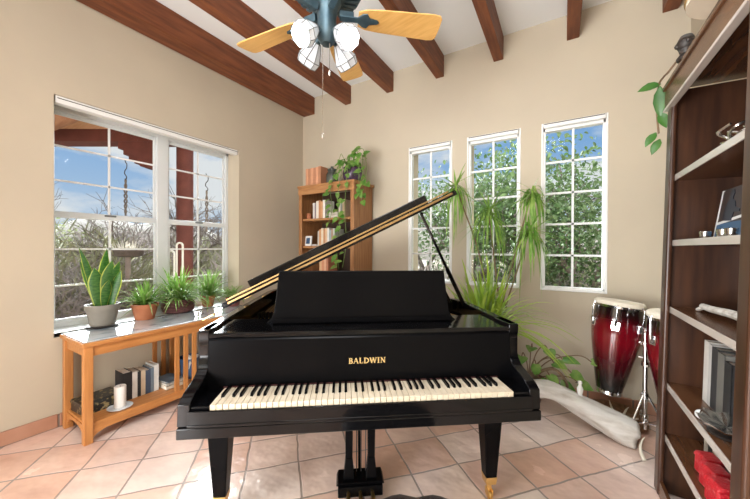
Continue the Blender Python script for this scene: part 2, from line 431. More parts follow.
# left window: two double-hung units set deep in the wall
XF = -.20
def bars(b_, x0, x1, ys, zs, w, ya, yb, za, zb):
    for y in ys: b_.box((x0, y-w, za), (x1, y+w, zb))
    for z in zs: b_.box((x0, ya, z-w), (x1, yb, z+w))
fb = MB()
fb.box((XF-.06, WY0, WZ0), (XF, WY0+.035, WZ1)); fb.box((XF-.06, WY1-.035, WZ0), (XF, WY1, WZ1))
fb.box((XF-.06, WY0, WZ0), (XF, WY1, WZ0+.035)); fb.box((XF-.06, WY0, WZ1-.045), (XF, WY1, WZ1))
ym = -1.72
fb.box((XF-.06, ym-.05, WZ0), (XF+.005, ym+.05, WZ1))
w1 = struct(fb.build('window_1', 'vinyl', bev=.004))
zm = 1.585
for (ya, yb) in ((WY0+.035, ym-.05), (ym+.05, WY1-.035)):
    for k, (za, zb, xo) in enumerate(((zm-.01, WZ1-.045, XF-.028), (WZ0+.035, zm+.01, XF-.012))):
        sb_ = MB(); w = .02
        sb_.box((xo-.014, ya, za), (xo+.006, ya+w, zb)); sb_.box((xo-.014, yb-w, za), (xo+.006, yb, zb))
        top = .026 if k == 1 else .018
        sb_.box((xo-.014, ya, zb-top*1.6), (xo+.010, yb, zb)); sb_.box((xo-.014, ya, za), (xo+.010, yb, za+.03))
        sash = sb_.build('sash', 'vinyl', w1, bev=.002)
        mb_ = MB(); zz = [za + (zb-za)*j/3 for j in (1, 2)]
        bars(mb_, xo-.006, xo+.004, [(ya+yb)/2], zz, .0075, ya+w, yb-w, za+.01, zb-.02)
        mb_.build('muntin', 'muntin', sash)
        MB().box((xo-.004, ya+.01, za+.01), (xo-.001, yb-.01, zb-.01)).build('pane', 'pane_glass', sash)
        if k == 1: MB().box((xo+.008, (ya+yb)/2-.04, zb-.012), (xo+.022, (ya+yb)/2+.04, zb+.004)).build('sash_lock', 'lead', sash, bev=.003)
# shade cassette along the head of the left window
rail = MB().box((-.075, WY0+.01, WZ1-.055), (-.006, WY1-.012, WZ1-.001)).build('shade_cassette', 'white_paint', w1, bev=.006)
MB().box((-.008, WY0+.02, WZ1-.022), (-.004, WY1-.02, WZ1-.016)).build('cassette_slot', 'dark_slot', w1)
struct(MB().box((-.2, WY0, .66), (0, WY1, .6925)).build('trim_1', 'vinyl'))

# three tall windows in the back wall
for i, (xa, xb) in enumerate(BW):
    b = MB(); y0, y1 = .012, .07; w = .022
    b.box((xa, y0, BZ0), (xa+w, y1, BZ1)); b.box((xb-w, y0, BZ0), (xb, y1, BZ1)); b.box((xa, y0, BZ0), (xb, y1, BZ0+w)); b.box((xa, y0, BZ1-.07), (xb, y1, BZ1))
    b.box((xa-.012, -.008, BZ0-.014), (xb+.012, y0+.01, BZ0+.008)); b.box((xa-.012, -.006, BZ0-.014), (xa+.004, y0+.01, BZ1+.005)); b.box((xb-.004, -.006, BZ0-.014), (xb+.012, y0+.01, BZ1+.005))
    wd = struct(b.build('window_%d' % (i+2), 'white_paint', bev=.003))
    mb_ = MB(); za, zb = BZ0+w, BZ1-.07
    bars_z = [za + (zb-za)*j/5 for j in (1, 2, 3, 4)]
    mb_.box(((xa+xb)/2-.009, .036, za), ((xa+xb)/2+.009, .05, zb))
    for z in bars_z: mb_.box((xa+w, .036, z-.009), (xb-w, .05, z+.009))
    mb_.build('muntin', 'muntin', wd)
    MB().box((xa+.01, .042, BZ0+.01), (xb-.01, .045, BZ1-.03)).build('pane', 'pane_glass', wd)
    MB().box((xa+.006, -.028, BZ1-.045), (xb-.006, .010, BZ1-.004)).build('shade_cassette', 'white_paint', wd, bev=.005)
    MB().box((xa+.012, -.032, BZ1-.016), (xb-.012, -.026, BZ1-.010)).build('cassette_slot', 'dark_slot', wd)

# ================================================================== OUTSIDE
struct(MB().box((-60, -40, -.32), (50, 60, -.2)).build('ground', 'dirt'))
def hill(name, pts, h, depth, label):
    b_ = MB(); v = []; f = []
    n_ = 40; P_ = catmull([(x, y, 0) for x, y in pts], 14, False); cnt = len(P_); rows = 5
    for i, q in enumerate(P_):
        d = Vector((q.x, q.y, 0)) - Vector((1, -1, 0)); d.normalize()
        for j in range(rows):
            tt = j/(rows-1)
            hh = h*(math.sin(tt*PI/2))*(.75 + .25*math.sin(i*.35) + .12*math.sin(i*1.3+1))
            v.append((q.x + d.x*depth*tt, q.y + d.y*depth*tt, -.3 + hh*(1 if tt < 1 else 1)))
    for i in range(cnt-1):
        for j in range(rows-1):
            a = i*rows+j; f.append((a, a+1, a+rows+1, a+rows))
    b_.add(v, f); o = b_.build(name, 'hillside', smooth=True); return struct(o, label)
hill('hill', [(-40, -20), (-38, 0), (-30, 20), (-12, 34), (10, 38), (30, 34)], 5.5, 14, 'brush covered desert slope far beyond the windows')

# porch: round red columns, beam, plank roof on a log
def column(x, y, label, r_=.125):
    o = MB().lathe([(r_, -.2), (r_, 3.06)], (x, y, 0), 28).build('porch_pillar', 'stucco_red', smooth=True); return struct(o, label)
column(-2.30, -.42, 'round red stucco porch column nearest the window corner'); column(-2.68, -.60, 'round red stucco porch column half hidden behind the nearer one', .10)
R_ = Vector((.857, .515, 0)); Nn = Vector((-.515, .857, 0))
def oriented(b_, p0, p1, half, z0, z1):
    p0 = Vector((*p0, 0)); p1 = Vector((*p1, 0)); d = (p1-p0).normalized(); nn = Vector((-d.y, d.x, 0))*half
    v = [p0-nn, p1-nn, p1+nn, p0+nn]
    return b_.add([(q.x, q.y, z0) for q in v] + [(q.x, q.y, z1) for q in v], [(0,3,2,1),(4,5,6,7),(0,1,5,4),(1,2,6,5),(2,3,7,6),(3,0,4,7)])
b = MB(); oriented(b, (-5.4, -2.30), (-2.2, -.38), .14, 3.06, 3.26)
# corbel under the beam beside the column
d = (Vector((-2.2, -.38, 0)) - Vector((-5.4, -2.30, 0))).normalized()
for k in range(7):
    t0, t1 = .50 + k*.09, .59 + k*.09; hgt = .44*(1-(k/7)**2)
    p0 = Vector((-2.2, -.38, 0)) - d*t1; p1 = Vector((-2.2, -.38, 0)) - d*t0
    oriented(b, (p0.x, p0.y), (p1.x, p1.y), .12, 3.065-hgt, 3.065)
struct(b.build('porch_beam', 'stucco_red'), 'red stucco porch beam with a stepped corbel outside the window')
b = MB(); oriented(b, (-2.24, -.46), (-.33, -1.16), .12, 3.06, 3.26)
struct(b.build('porch_beam', 'stucco_red'), 'red stucco beam from the porch column back to the house wall')
b = MB(); rp = [(-.32, -3.6), (-.32, -1.12), (-2.3, -.40), (-5.5, -2.3), (-5.5, -3.6)]
b.prism(rp, 2, 3.26, 3.34)
struct(b.build('porch_roof', 'porch_plank'), 'orange plank porch ceiling seen through the window')
struct(MB().tube([(-.33, -1.66, 3.12), (-4.3, -1.95, 3.12)], .13, 16).build('porch_log', 'log', smooth=True), 'peeled log rafter under the porch ceiling')

# hanging twisters on hooks
def chime(x, y, ztop, ln, label):
    t_ = thing('hanging_spinner', label, 'garden ornament', (x, y, ztop), 0, 'hanging spinners on the porch')
    hk = [(0, 0, 0), (.02, 0, -.03), (.055, 0, -.06), (.05, 0, -.11), (0, 0, -.14), (-.01, 0, -.18), (.03, 0, -.21), (.05, 0, -.24), (.02, 0, -.27)]
    MB().tube([q for q in catmull(hk, 4, False)], .006, 6).build('hook', 'iron', t_, smooth=True)
    v = MB(); pts = [(0, 0, -.25 - ln*i/30) for i in range(31)]
    for s_ in (0, 1):
        pp = [(.015*math.cos(i*.75 + PI*s_)*math.sin(PI*(i+2)/34) + .02, .015*math.sin(i*.75 + PI*s_)*math.sin(PI*(i+2)/34), p_[2]) for i, p_ in enumerate(pts)]
        v.tube(pp, .010, 5)
    v.build('twist', 'bark_grey', t_, smooth=True)
chime(-1.913, -1.402, 2.50, .50, 'dark twisted metal spinner on a curly hook left of the window mullion')
chime(-1.364, -.606, 2.42, .62, 'grey twisted spinner hanging right of the red column')
# planter on a post
t_ = thing('post_planter', 'round clay planter of dry stems raised on a pale post', 'planter', (-4.03, -.58, -.2))
MB().lathe([(.14, 1.33), (.24, 1.36), (.27, 1.46), (.25, 1.48), (.23, 1.44), (.0, 1.44)], n=20).build('bowl', 'bark_grey', t_, smooth=True)
MB().tube([(0, 0, 0), (0, 0, 1.34)], .045, 10).build('post', 'rock', t_, smooth=True)
b = MB()
for k in range(50):
    a = rnd(0, 2*PI); r_ = rnd(0, .22); b.strap([(r_*math.cos(a), r_*math.sin(a), 1.44), (r_*1.3*math.cos(a), r_*1.3*math.sin(a), 1.44+rnd(.08, .22))], [.02, .004])
b.build('dry_stems', 'paper', t_)
# white bent hoops
for (x, y, h, lab) in ((-1.69, -.81, 1.59, 'taller white bent pipe hoop in front of the red column'), (-1.91, -.82, 1.47, 'shorter white bent pipe hoop left of the taller one')):
    pts = [(-.045, 0, 0), (-.045, 0, h-.045)] + [(.045*math.cos(PI - PI*k/8), 0, h-.045+.045*math.sin(PI*k/8)) for k in range(1, 8)] + [(.045, 0, h-.045), (.045, 0, .0)]
    o = MB().tube([(p_[0]*.857, p_[0]*.515, p_[2]) for p_ in pts], .014, 8).build('bent_pipe', 'garden_white', smooth=True)
    o.location = (x, y, -.2); tag(o, lab, 'pipe')

def branchy(seed, h, spread, depth=5, r=.07, droop=0):
    rs = random.Random(seed); b_ = MB(); tips = []
    def grow(p, d, ln, rad, lv):
        pts = [p]; q = p; dd = d.copy()
        for k in range(3):
            dd = (dd + Vector((rs.uniform(-.2, .2), rs.uniform(-.2, .2), rs.uniform(-.12, .14) - droop))).normalized(); q = q + dd*ln/3; pts.append(q)
        b_.tube(pts, [rad, rad*.88, rad*.76, rad*.62], 5 if lv < 2 else 3, cap=False)
        if lv >= depth: tips.append((q, dd)); return
        for k in range(rs.choice((2, 3, 3) if lv < 3 else (2, 3))):
            a = rs.uniform(0, 2*PI); o_ = dd.orthogonal().normalized(); o_ = Matrix.Rotation(a, 3, dd) @ o_
            nd = (dd + o_*rs.uniform(.45, .95)*spread).normalized(); grow(pts[rs.choice((2, 3, 3))], nd, ln*rs.uniform(.62, .85), rad*.58, lv+1)
        tips.append((q, dd))
    grow(Vector((0, 0, -.1)), Vector((rs.uniform(-.15, .15), rs.uniform(-.15, .15), 1)).normalized(), h*.34, r, 0)
    return b_, tips
def place_tree(proto, x, y, rz, sc, label, group):
    o = dup(proto, (x, y, -.25), rz, label, group); o.scale = (sc, sc, sc); return o
# bare trees
bt = []
for s_ in (3, 8):
    t_ = thing('bare_tree', 'leafless grey desert tree standing beyond the porch', 'tree', (0, 0, -.25), 0, 'bare desert trees')
    bb, tips = branchy(s_, 3.2, .9, 5, .09); bb.build('branches', 'bark_grey', t_); bt.append(t_)
spots = [(-5.2, 1.4, .9), (-6.4, 2.6, 1.1), (-4.6, 2.4, .95), (-8.5, 1.5, 1.2), (-7.8, 4.2, 1.2), (-10.5, -.5, 1.2), (-5.6, .4, .8), (-9.5, 3.2, 1.2)]
for i, (x, y, s_) in enumerate(spots):
    if i < 2: bt[i].location = (x, y, -.25); bt[i].scale = (s_,)*3; bt[i].rotation_euler.z = i
    else: place_tree(bt[i % 2], x, y, i*1.3, s_, 'leafless grey desert tree standing beyond the porch', 'bare desert trees')
# brush
def bush(seed, m_, n_=900, w=.7, h=.8, lw=.008, ll=.20):
    rs = random.Random(seed); b_ = MB()
    for k in range(n_):
        a = rs.uniform(0, 2*PI); rr_ = w*math.sqrt(rs.random()); z = h*rs.random()*(1-(rr_/w)**2*.6)
        c_ = Vector((rr_*math.cos(a), rr_*math.sin(a), z)); d_ = Vector((rs.uniform(-1, 1)+c_.x, rs.uniform(-1, 1)+c_.y, rs.uniform(.1, 1.2))).normalized()
        b_.strap([c_, c_+d_*ll*.5, c_+d_*ll], [lw*.4, lw, lw*.1], Vector((rs.uniform(-1, 1), rs.uniform(-1, 1), rs.uniform(-1, 1))).normalized())
    b_.tube([(0, 0, -.1), (0, 0, h*.4)], .03, 5)
    return b_
bp_ = []
for m_, nm in (('brush', 'dry tan desert bush on the ground beyond the porch'), ('brush_green', 'grey green desert bush on the ground beyond the porch')):
    o = bush(11 if m_ == 'brush' else 12, m_).build('desert_bush', m_); tag(o, nm, 'bush', 'dry desert bushes' if m_ == 'brush' else 'grey green desert bushes'); bp_.append(o)
rs = random.Random(5); cnt = 0
for k in range(96):
    if k < 74: an = rs.uniform(math.radians(118), math.radians(172)); dist = rs.uniform(6.4, 15)
    else: an = rs.uniform(math.radians(80), math.radians(112)); dist = rs.uniform(5.5, 13)
    x, y = 3.1 + dist*math.cos(an), -3.2 + dist*math.sin(an)
    if x > -1.2 and y < 1.0: continue
    if x > -4.2 and y < 1.2 and x < 0: continue
    i = 0 if rs.random() < .5 else 1
    if k in (0, 1): o = bp_[k]; i = k
    else: o = bp_[i].copy(); C.objects.link(o)
    s_ = rs.uniform(.9, 1.5)*(1 + max(0, dist-6)*.11); o.location = (x, y, -.22); o.scale = (s_, s_, s_*rs.uniform(.8, 1.3)); o.rotation_euler.z = rs.uniform(0, 6)
# leafy trees beyond the back windows, pale ones beyond the left window
def leafy(seed, m_, h, nleaf, lsz, label, group, dens=1.0, spread=.85):
    t_ = thing('leafy_tree', label, 'tree', (0, 0, -.25), 0, group)
    bb, tips = branchy(seed, h, spread, 4, .11); bb.build('trunk', 'bark_grey', t_)
    rs_ = random.Random(seed); lb = MB()
    for k in range(nleaf):
        q, d_ = rs_.choice(tips); c_ = q + Vector((rs_.gauss(0, .33), rs_.gauss(0, .33), rs_.gauss(0, .30)))
        dd = Vector((rs_.uniform(-1, 1), rs_.uniform(-1, 1), rs_.uniform(-1, .4))).normalized(); sz = lsz*rs_.uniform(.6, 1.3)
        lb.leaf(c_, dd, (rs_.uniform(-1, 1), rs_.uniform(-1, 1), 1), sz, sz*.62)
    lb.build('foliage', m_, t_); return t_
A_ = leafy(21, 'tree_leaf', 3.6, 3300, .085, 'green leafy tree close outside the tall windows', 'leafy trees outside the tall windows')
B_ = leafy(34, 'tree_leaf', 3.4, 3000, .09, 'green leafy tree close outside the tall windows', 'leafy trees outside the tall windows')
G_ = leafy(55, 'tree_leaf_pale', 2.6, 1500, .10, 'pale green tree on the desert slope beyond the porch', 'pale trees beyond the porch')
A_.location = (1.6, 3.0, -.25); B_.location = (3.0, 3.4, -.25); B_.rotation_euler.z = 2
G_.location = (-9.0, -1.6, -.25); G_.scale = (.9,)*3
for (x, y, rz, s_, p_) in ((.3, 3.8, 1, 1, A_), (2.4, 5.2, 3, 1.15, A_), (4.3, 4.6, 4, .95, B_), (1.0, 5.6, 5, 1.1, B_), (3.7, 6.6, .5, 1.1, A_), (3.55, 2.6, 2.6, .62, A_)):
    place_tree(p_, x, y, rz, s_, 'green leafy tree close outside the tall windows', 'leafy trees outside the tall windows')
for (x, y, rz, s_) in ((-11.0, -1.0, 2, 1), (-7.4, -2.4, 4, .75)):
    place_tree(G_, x, y, rz, s_, 'pale green tree on the desert slope beyond the porch', 'pale trees beyond the porch')
for k, (x, y, s_) in enumerate(((3.9, 3.9, .3), (3.3, 5.0, .35), (4.4, 5.4, .4), (2.7, 4.4, .28))):
    o = MB().sphere((0, 0, 0), 1, 12, (1, .8, .6)).build('garden_rock', 'rock', smooth=True); o.location = (x, y, -.15); o.scale = (s_,)*3; o.rotation_euler.z = k
    tag(o, 'pinkish boulder on the ground outside the tall windows', 'rock', 'boulders outside the tall windows')

# ================================================================== GRAND PIANO (local: x along the keys, y away from the player)
pno = thing('grand_piano', 'black grand piano with raised lid and open keyboard in the middle of the room', 'piano', (2.5066, -2.2009, 0), .5415 + .0999)
outl = [(-.735, .18), (-.735, .5), (-.735, .9), (-.735, 1.40), (-.70, 1.56), (-.58, 1.66), (-.40, 1.69), (-.22, 1.62), (-.05, 1.46), (.12, 1.26), (.32, 1.12), (.54, 1.04), (.68, .96), (.735, .82), (.735, .6), (.735, .18)]
def smooth_outline(pts):
    body = catmull([(x, y, 0) for x, y in pts[3:-2]], 5, False)
    return [pts[0], pts[1], pts[2]] + [(q.x, q.y) for q in body] + [pts[-2], pts[-1]]
OUT = smooth_outline(outl)
def inset2(pts, d_):     # shrink towards the inside of the case
    res = []; n_ = len(pts)
    for i in range(n_):
        a = Vector(pts[max(i-1, 0)]); c_ = Vector(pts[min(i+1, n_-1)]); t_ = (c_-a).normalized(); nn = Vector((t_.y, -t_.x))
        res.append((pts[i][0] + nn.x*d_, pts[i][1] + nn.y*d_))
    return res
IN = inset2(OUT, .045)
def open_ring(o_, i_, z0, z1):
    b_ = MB(); n_ = len(o_)
    v = [(x, y, z0) for x, y in o_] + [(x, y, z1) for x, y in o_] + [(x, y, z0) for x, y in i_] + [(x, y, z1) for x, y in i_]; f = []
    for k in range(n_-1):
        f += [(k, k+n_, k+n_+1, k+1), (2*n_+k+1, 3*n_+k+1, 3*n_+k, 2*n_+k), (k+n_, k+3*n_, k+3*n_+1, k+n_+1), (k+1, k+1+2*n_, k+2*n_, k)]
    f += [(0, 2*n_, 3*n_, n_), (n_-1, 2*n_-1, 4*n_-1, 3*n_-1)]
    return b_.add(v, f)
open_ring(OUT, IN, .642, .962).build('rim', 'piano_black', pno, smooth=True, bev=.004, ang=50)
b = MB(); nI = len(IN); b.add([(x, y, .80) for x, y in IN] + [(x, y, .815) for x, y in IN], [tuple(range(nI)), tuple(range(2*nI-1, nI-1, -1))])
b.build('soundboard', 'soundboard', pno)
PL = [(x, max(y, .46)) for x, y in inset2(OUT, .075)]
PLi = [(x*.86 - .03, .46 + (y-.46)*.80 + .12) for x, y in PL]
b = MB(); b.ring(PL[2:-1], PLi[2:-1], .845, .868)
b.box((-.66, .46, .845), (.66, .60, .90))
for (xa, xb) in ((-.40, -.47), (-.12, -.36), (.15, -.05), (.40, .30)):
    b.prism([(xa-.02, .58), (xa+.02, .58), (xb+.02, 1.25 if xb > -.1 else 1.5), (xb-.02, 1.25 if xb > -.1 else 1.5)], 2, .848, .885)
b.build('iron_plate', 'gold_paint', pno, bev=.003)
b = MB()
for k in range(56):
    x = -.60 + 1.18*k/55; ye = 1.46 - .62*max(0, (x+.35)/.95)**1.1 if x > -.35 else 1.46
    b.tube([(x, .56, .905), (x - .06, min(ye, 1.5), .89)], .0011, 3, cap=False)
o = b.build('strings', 'steel', pno); o['kind'] = 'stuff'
b = MB()
for k in range(52): x = -.60 + 1.14*k/51; b.box((x-.008, .64, .905), (x+.008, .68, .935))
b.build('dampers', 'piano_satin', pno)
b = MB(); b.box((-.69, .185, .642), (.69, .46, .80)); b.build('action_case', 'piano_satin', pno)

# keybed, slip, arms
b = MB(); b.box((-.728, -.014, .598), (.728, .55, .640)); b.build('keybed', 'piano_black', pno, bev=.004)
b = MB(); b.box((-.69, -.011, .640), (.69, -.002, .701)); b.box((-.69, -.0135, .640), (.69, -.008, .652)); b.build('key_slip', 'piano_black', pno, bev=.004)
prof = [(-.004, .640), (.0, .70), (.006, .728), (.03, .744), (.07, .758), (.11, .770), (.14, .784), (.162, .806), (.176, .836), (.184, .87), (.184, .885), (.172, .905), (.166, .93), (.166, .962), (.32, .962), (.32, .640)]
prof = [(-.004, .640), (.0, .726)] + [(q.x, q.y) for q in catmull([(x, y, 0) for x, y in prof[2:13]], 3, False)] + prof[13:]
for s_ in (-1, 1):
    b = MB(); b.prism(prof, 0, s_*.683, s_*.730); b.build('arm', 'piano_black', pno, bev=.004, smooth=True, ang=30)
    b = MB(); b.box((s_*.6165, .004, .640), (s_*.684, .155, .712)); b.build('key_block', 'piano_black', pno, bev=.004)
# fallboard with the maker's name
b = MB(); b.prism([(.152, .70), (.178, .70), (.196, .905), (.190, .925), (.176, .930), (.165, .918)], 0, -.688, .688); fbd = b.build('fallboard', 'piano_satin', pno, bev=.004)
def letters(word, h, depth=.001):
    b_ = MB(); x = 0; T, t_ = h*.19, h*.085
    def bar(x0, z0, x1, z1, w):
        d_ = Vector((x1-x0, 0, z1-z0)); n_ = Vector((-d_.z, 0, d_.x)).normalized()*w/2; e_ = []
        for q in (Vector((x0, 0, z0))-n_, Vector((x1, 0, z1))-n_, Vector((x1, 0, z1))+n_, Vector((x0, 0, z0))+n_): e_.append(q)
        b_.add([(q.x, 0, q.z) for q in e_] + [(q.x, -depth, q.z) for q in e_], [(0,3,2,1),(4,5,6,7),(0,1,5,4),(1,2,6,5),(2,3,7,6),(3,0,4,7)])
    def serif(xc, z, w): bar(xc-w/2, z, xc+w/2, z, t_*.8)
    def bowl(xc, zc, rx, rz, w):
        k = 8; P_ = [(xc + rx*math.sin(PI*i/k), zc + rz*math.cos(PI*i/k)) for i in range(k+1)]
        for i in range(k): bar(*P_[i], *P_[i+1], t_ + (w-t_)*math.sin(PI*(i+.5)/k))
    for ch in word:
        if ch == 'B': w = .62*h; bar(x+.14*h, 0, x+.14*h, h, T); serif(x+.1*h, 0, .26*h); serif(x+.1*h, h, .26*h); bowl(x+.2*h, .75*h, .32*h, .245*h, T); bowl(x+.2*h, .26*h, .38*h, .255*h, T)
        elif ch == 'A': w = .86*h; bar(x+.08*h, 0, x+.42*h, h, t_); bar(x+.42*h, h, x+.76*h, 0, T); bar(x+.2*h, .35*h, x+.62*h, .35*h, t_); serif(x+.08*h, 0, .22*h); serif(x+.76*h, 0, .26*h)
        elif ch == 'L': w = .66*h; bar(x+.14*h, 0, x+.14*h, h, T); serif(x+.14*h, h, .34*h); bar(x+.04*h, t_*.4, x+.6*h, t_*.4, t_); bar(x+.58*h, 0, x+.6*h, .28*h, t_)
        elif ch == 'D': w = .86*h; bar(x+.14*h, 0, x+.14*h, h, T); serif(x+.1*h, 0, .26*h); serif(x+.1*h, h, .26*h); bowl(x+.2*h, .5*h, .56*h, .49*h, T)
        elif ch == 'W':
            w = 1.16*h; q = [.06, .32, .56, .82, 1.06]
            bar(x+q[0]*h, h, x+q[1]*h, 0, T); bar(x+q[1]*h, 0, x+q[2]*h, h, t_); bar(x+q[2]*h, h, x+q[3]*h, 0, T); bar(x+q[3]*h, 0, x+q[4]*h, h, t_)
            for k in (0, 2, 4): serif(x+q[k]*h, h, .26*h)
        elif ch == 'I': w = .36*h; bar(x+.16*h, 0, x+.16*h, h, T); serif(x+.16*h, 0, .34*h); serif(x+.16*h, h, .34*h)
        elif ch == 'N': w = .86*h; bar(x+.14*h, 0, x+.14*h, h, t_); bar(x+.14*h, h, x+.72*h, 0, T); bar(x+.72*h, 0, x+.72*h, h, t_); serif(x+.14*h, 0, .28*h); serif(x+.1*h, h, .24*h); serif(x+.72*h, h, .28*h)
        x += w + .13*h
    return b_, x - .13*h
lb, wtot = letters('BALDWIN', .0235); sc = .166/wtot
o = lb.build('lettering', 'gold_letter', fbd); o.scale = (sc, 1, 1); o.location = (.004-.083, .1566, .803); o.rotation_euler = (math.radians(-3.5), 0, 0)
# keys: 52 white, 36 black
KW = 1.225/52
blk = {1, 3, 4, 6, 7}      # white-key gaps with a sharp, counted from C
for i in range(52):
    x = -.6125 + KW*i
    b = MB(); b.box((x+.0009, .0, .684), (x+KW-.0009, .152, .720)); b.build('white_key', 'ivory', pno, bev=.0012, seg=1)
for i in range(51):
    # first white key is A
    nm = 'ABCDEFG'[i % 7]
    if nm in 'ACDFG':
        x = -.6125 + KW*(i+1); sh = {'A': .0015, 'C': -.0025, 'D': .0025, 'F': -.003, 'G': 0}[nm]
        b = MB(); b.taper((x+sh, .1045, .715), (.0065, .0475), (x+sh, .1065, .7335), (.0048, .0450)); b.build('black_key', 'piano_satin', pno, bev=.0012, seg=1)
b = MB(); b.box((-.6165, .146, .70), (.6165, .153, .724)); b.build('felt_strip', 'felt_red', pno)
# front rail and music shelf
b = MB(); b.box((-.690, .166, .928), (.690, .200, .950)); b.build('lock_rail', 'piano_black', pno, bev=.006)
b = MB(); b.box((-.690, .196, .934), (.690, .45, .948)); b.build('music_shelf', 'piano_black', pno, bev=.003)
b = MB(); b.prism([(.34, .950), (.36, .950), (.392, 1.204), (.380, 1.208), (.372, 1.204)], 0, -.2, .2)
# desk outline: straight sided panel flaring at the foot
def desk():
    b_ = MB(); Lp = [(-.486, .9495), (-.474, .957), (-.462, .972), (-.453, .990), (-.449, 1.01), (-.432, 1.204)]
    pts = Lp + [(-x, z) for x, z in reversed(Lp)]; n_ = len(pts)
    fy = lambda z: .345 + (z-.95)*.14
    v = [(x, fy(z), z) for x, z in pts] + [(x, fy(z)+.018, z) for x, z in pts]
    f = [tuple(range(n_)), tuple(range(2*n_-1, n_-1, -1))] + [(i, i+n_, (i+1) % n_+n_, (i+1) % n_) for i in range(n_)]
    return b_.add(v, f)
md = desk().build('music_desk', 'piano_satin', pno, bev=.003)
b = MB(); b.box((-.452, .315, .952), (.452, .352, .966)); b.box((-.452, .312, .952), (.452, .318, .974)); b.build('desk_ledge', 'piano_satin', md, bev=.003)
for s_ in (-.34, .34): MB().box((s_-.02, .36, .95), (s_+.02, .40, 1.02)).build('desk_hinge', 'brass', md, bev=.002)
# lid on its hinges; lid plane: hinge (-.735, .995) rising at 26.4 degrees
TH = math.radians(26.45); ML = Matrix.Translation((-.735, 0, .998)) @ Matrix.Rotation(-TH, 4, 'Y')
def lidpts(b_): b_.v = [tuple(ML @ Vector(q)) for q in b_.v]; return b_
LO = [(x+.735+(.012 if x > 0 else 0), y+.012 if y > 1 else y) for x, y in OUT if y > .49]
LO[-1] = (1.43, LO[-1][1]); LO = [(-.004, .475)] + LO[1:-1] + [(1.425, .55), (1.425, .475)]
nL = len(LO); b = MB(); b.add([(x, y, 0) for x, y in LO] + [(x, y, .026) for x, y in LO], [tuple(range(nL)), tuple(range(2*nL-1, nL-1, -1))] + [(i, i+nL, (i+1) % nL+nL, (i+1) % nL) for i in range(nL)])
lid = lidpts(b).build('lid', 'piano_black', pno, bev=.003)
b = MB(); b.box((.03, .470, .012), (1.40, .476, .0235)); b.box((.03, .470, .0325), (1.38, .476, .041)); lidpts(b).build('lid_hinge', 'hinge_brass', lid, bev=.001)
b = MB(); b.box((.0, .468, .0265), (1.42, .49, .0295)); lidpts(b).build('hinge_pin', 'piano_satin', lid)
b = MB(); b.prism([(.474, .029), (.474, .078), (.80, .094), (.86, .094), (.86, .068), (.50, .029)], 0, .17, 1.25); lidpts(b).build('lid_flap', 'piano_black', lid, bev=.003)
for q in (.3, .9, 1.35): b = MB(); b.box((-.02, q-.04, -.004), (.035, q+.04, .002)); lidpts(b).build('side_hinge', 'brass', lid)
b = MB(); b.tube([(.682, .72, .95), (.565, .72, 1.19)], .0135, 10); b.tube([(.565, .72, 1.19), (.395, .72, 1.538)], .009, 10); b.sphere((.395, .72, 1.545), .012, 8)
b.tube([(.682, .70, .955), (.682, .74, .955)], .014, 10); b.build('prop_stick', 'piano_black', pno, smooth=True)
b = MB(); b.tube([(.60, .745, .965), (.53, .745, 1.10)], .008, 8); b.build('short_prop', 'piano_black', pno, smooth=True)
# legs with brass casters
for (x, y) in ((-.690, .325), (.665, .325), (-.16, 1.42)):
    b = MB(); b.taper((x, y, .13), (.029, .029), (x, y, .52), (.052, .052)); b.taper((x, y, .52), (.060, .060), (x, y, .60), (.060, .060))
    if y > 1: b.taper((x, y, .60), (.07, .07), (x, y, .80), (.07, .07))
    lg = b.build('leg', 'piano_satin', pno, bev=.004)
    b = MB(); b.taper((x, y, .092), (.026, .026), (x, y, .132), (.031, .031)); b.lathe([(.013, .05), (.013, .092)], (x, y, 0), 12); b.box((x-.014, y-.02, .022), (x-.009, y+.02, .06)); b.box((x+.009, y-.02, .022), (x+.014, y+.02, .06)); b.build('ferrule', 'brass', lg, bev=.002)
    b = MB(); b.lathe([(.012, -.010), (.024, -.008), (.025, 0), (.024, .008), (.012, .010)], (x, y, .0255), 18, Matrix.Rotation(PI/2, 4, 'Y')); b.build('caster', 'brass', lg, smooth=True)
# pedal lyre
b = MB(); b.taper((-.012, .43, .020), (.118, .055), (-.012, .43, .074), (.118, .055)); b.taper((-.012, .43, .074), (.128, .044), (-.012, .43, .096), (.118, .055)); lyr = b.build('pedal_lyre', 'piano_satin', pno, bev=.004)
for s_ in (-.072, .048): b = MB(); b.taper((s_, .43, .094), (.030, .028), (s_, .43, .20), (.019, .018)); b.taper((s_, .43, .20), (.019, .018), (s_, .43, .60), (.022, .02)); b.build('lyre_post', 'piano_satin', lyr, bev=.003)
b = MB()
for s_ in (-.03, -.005, .02): b.tube([(s_, .46, .09), (s_, .46, .60)], .0028, 6)
b.build('pedal_rods', 'iron', lyr)
for s_ in (-.075, -.012, .051): b = MB(); b.tube([(s_, .42, .046), (s_, .36, .044), (s_, .33, .041), (s_, .29, .036), (s_, .265, .032)], [.009, .009, .013, .018, .010], 8); b.build('pedal', 'brass', lyr, smooth=True)
b = MB(); b.tube([(-.012, .48, .06), (-.012, .62, .60)], .008, 8); b.build('lyre_brace', 'piano_satin', lyr)

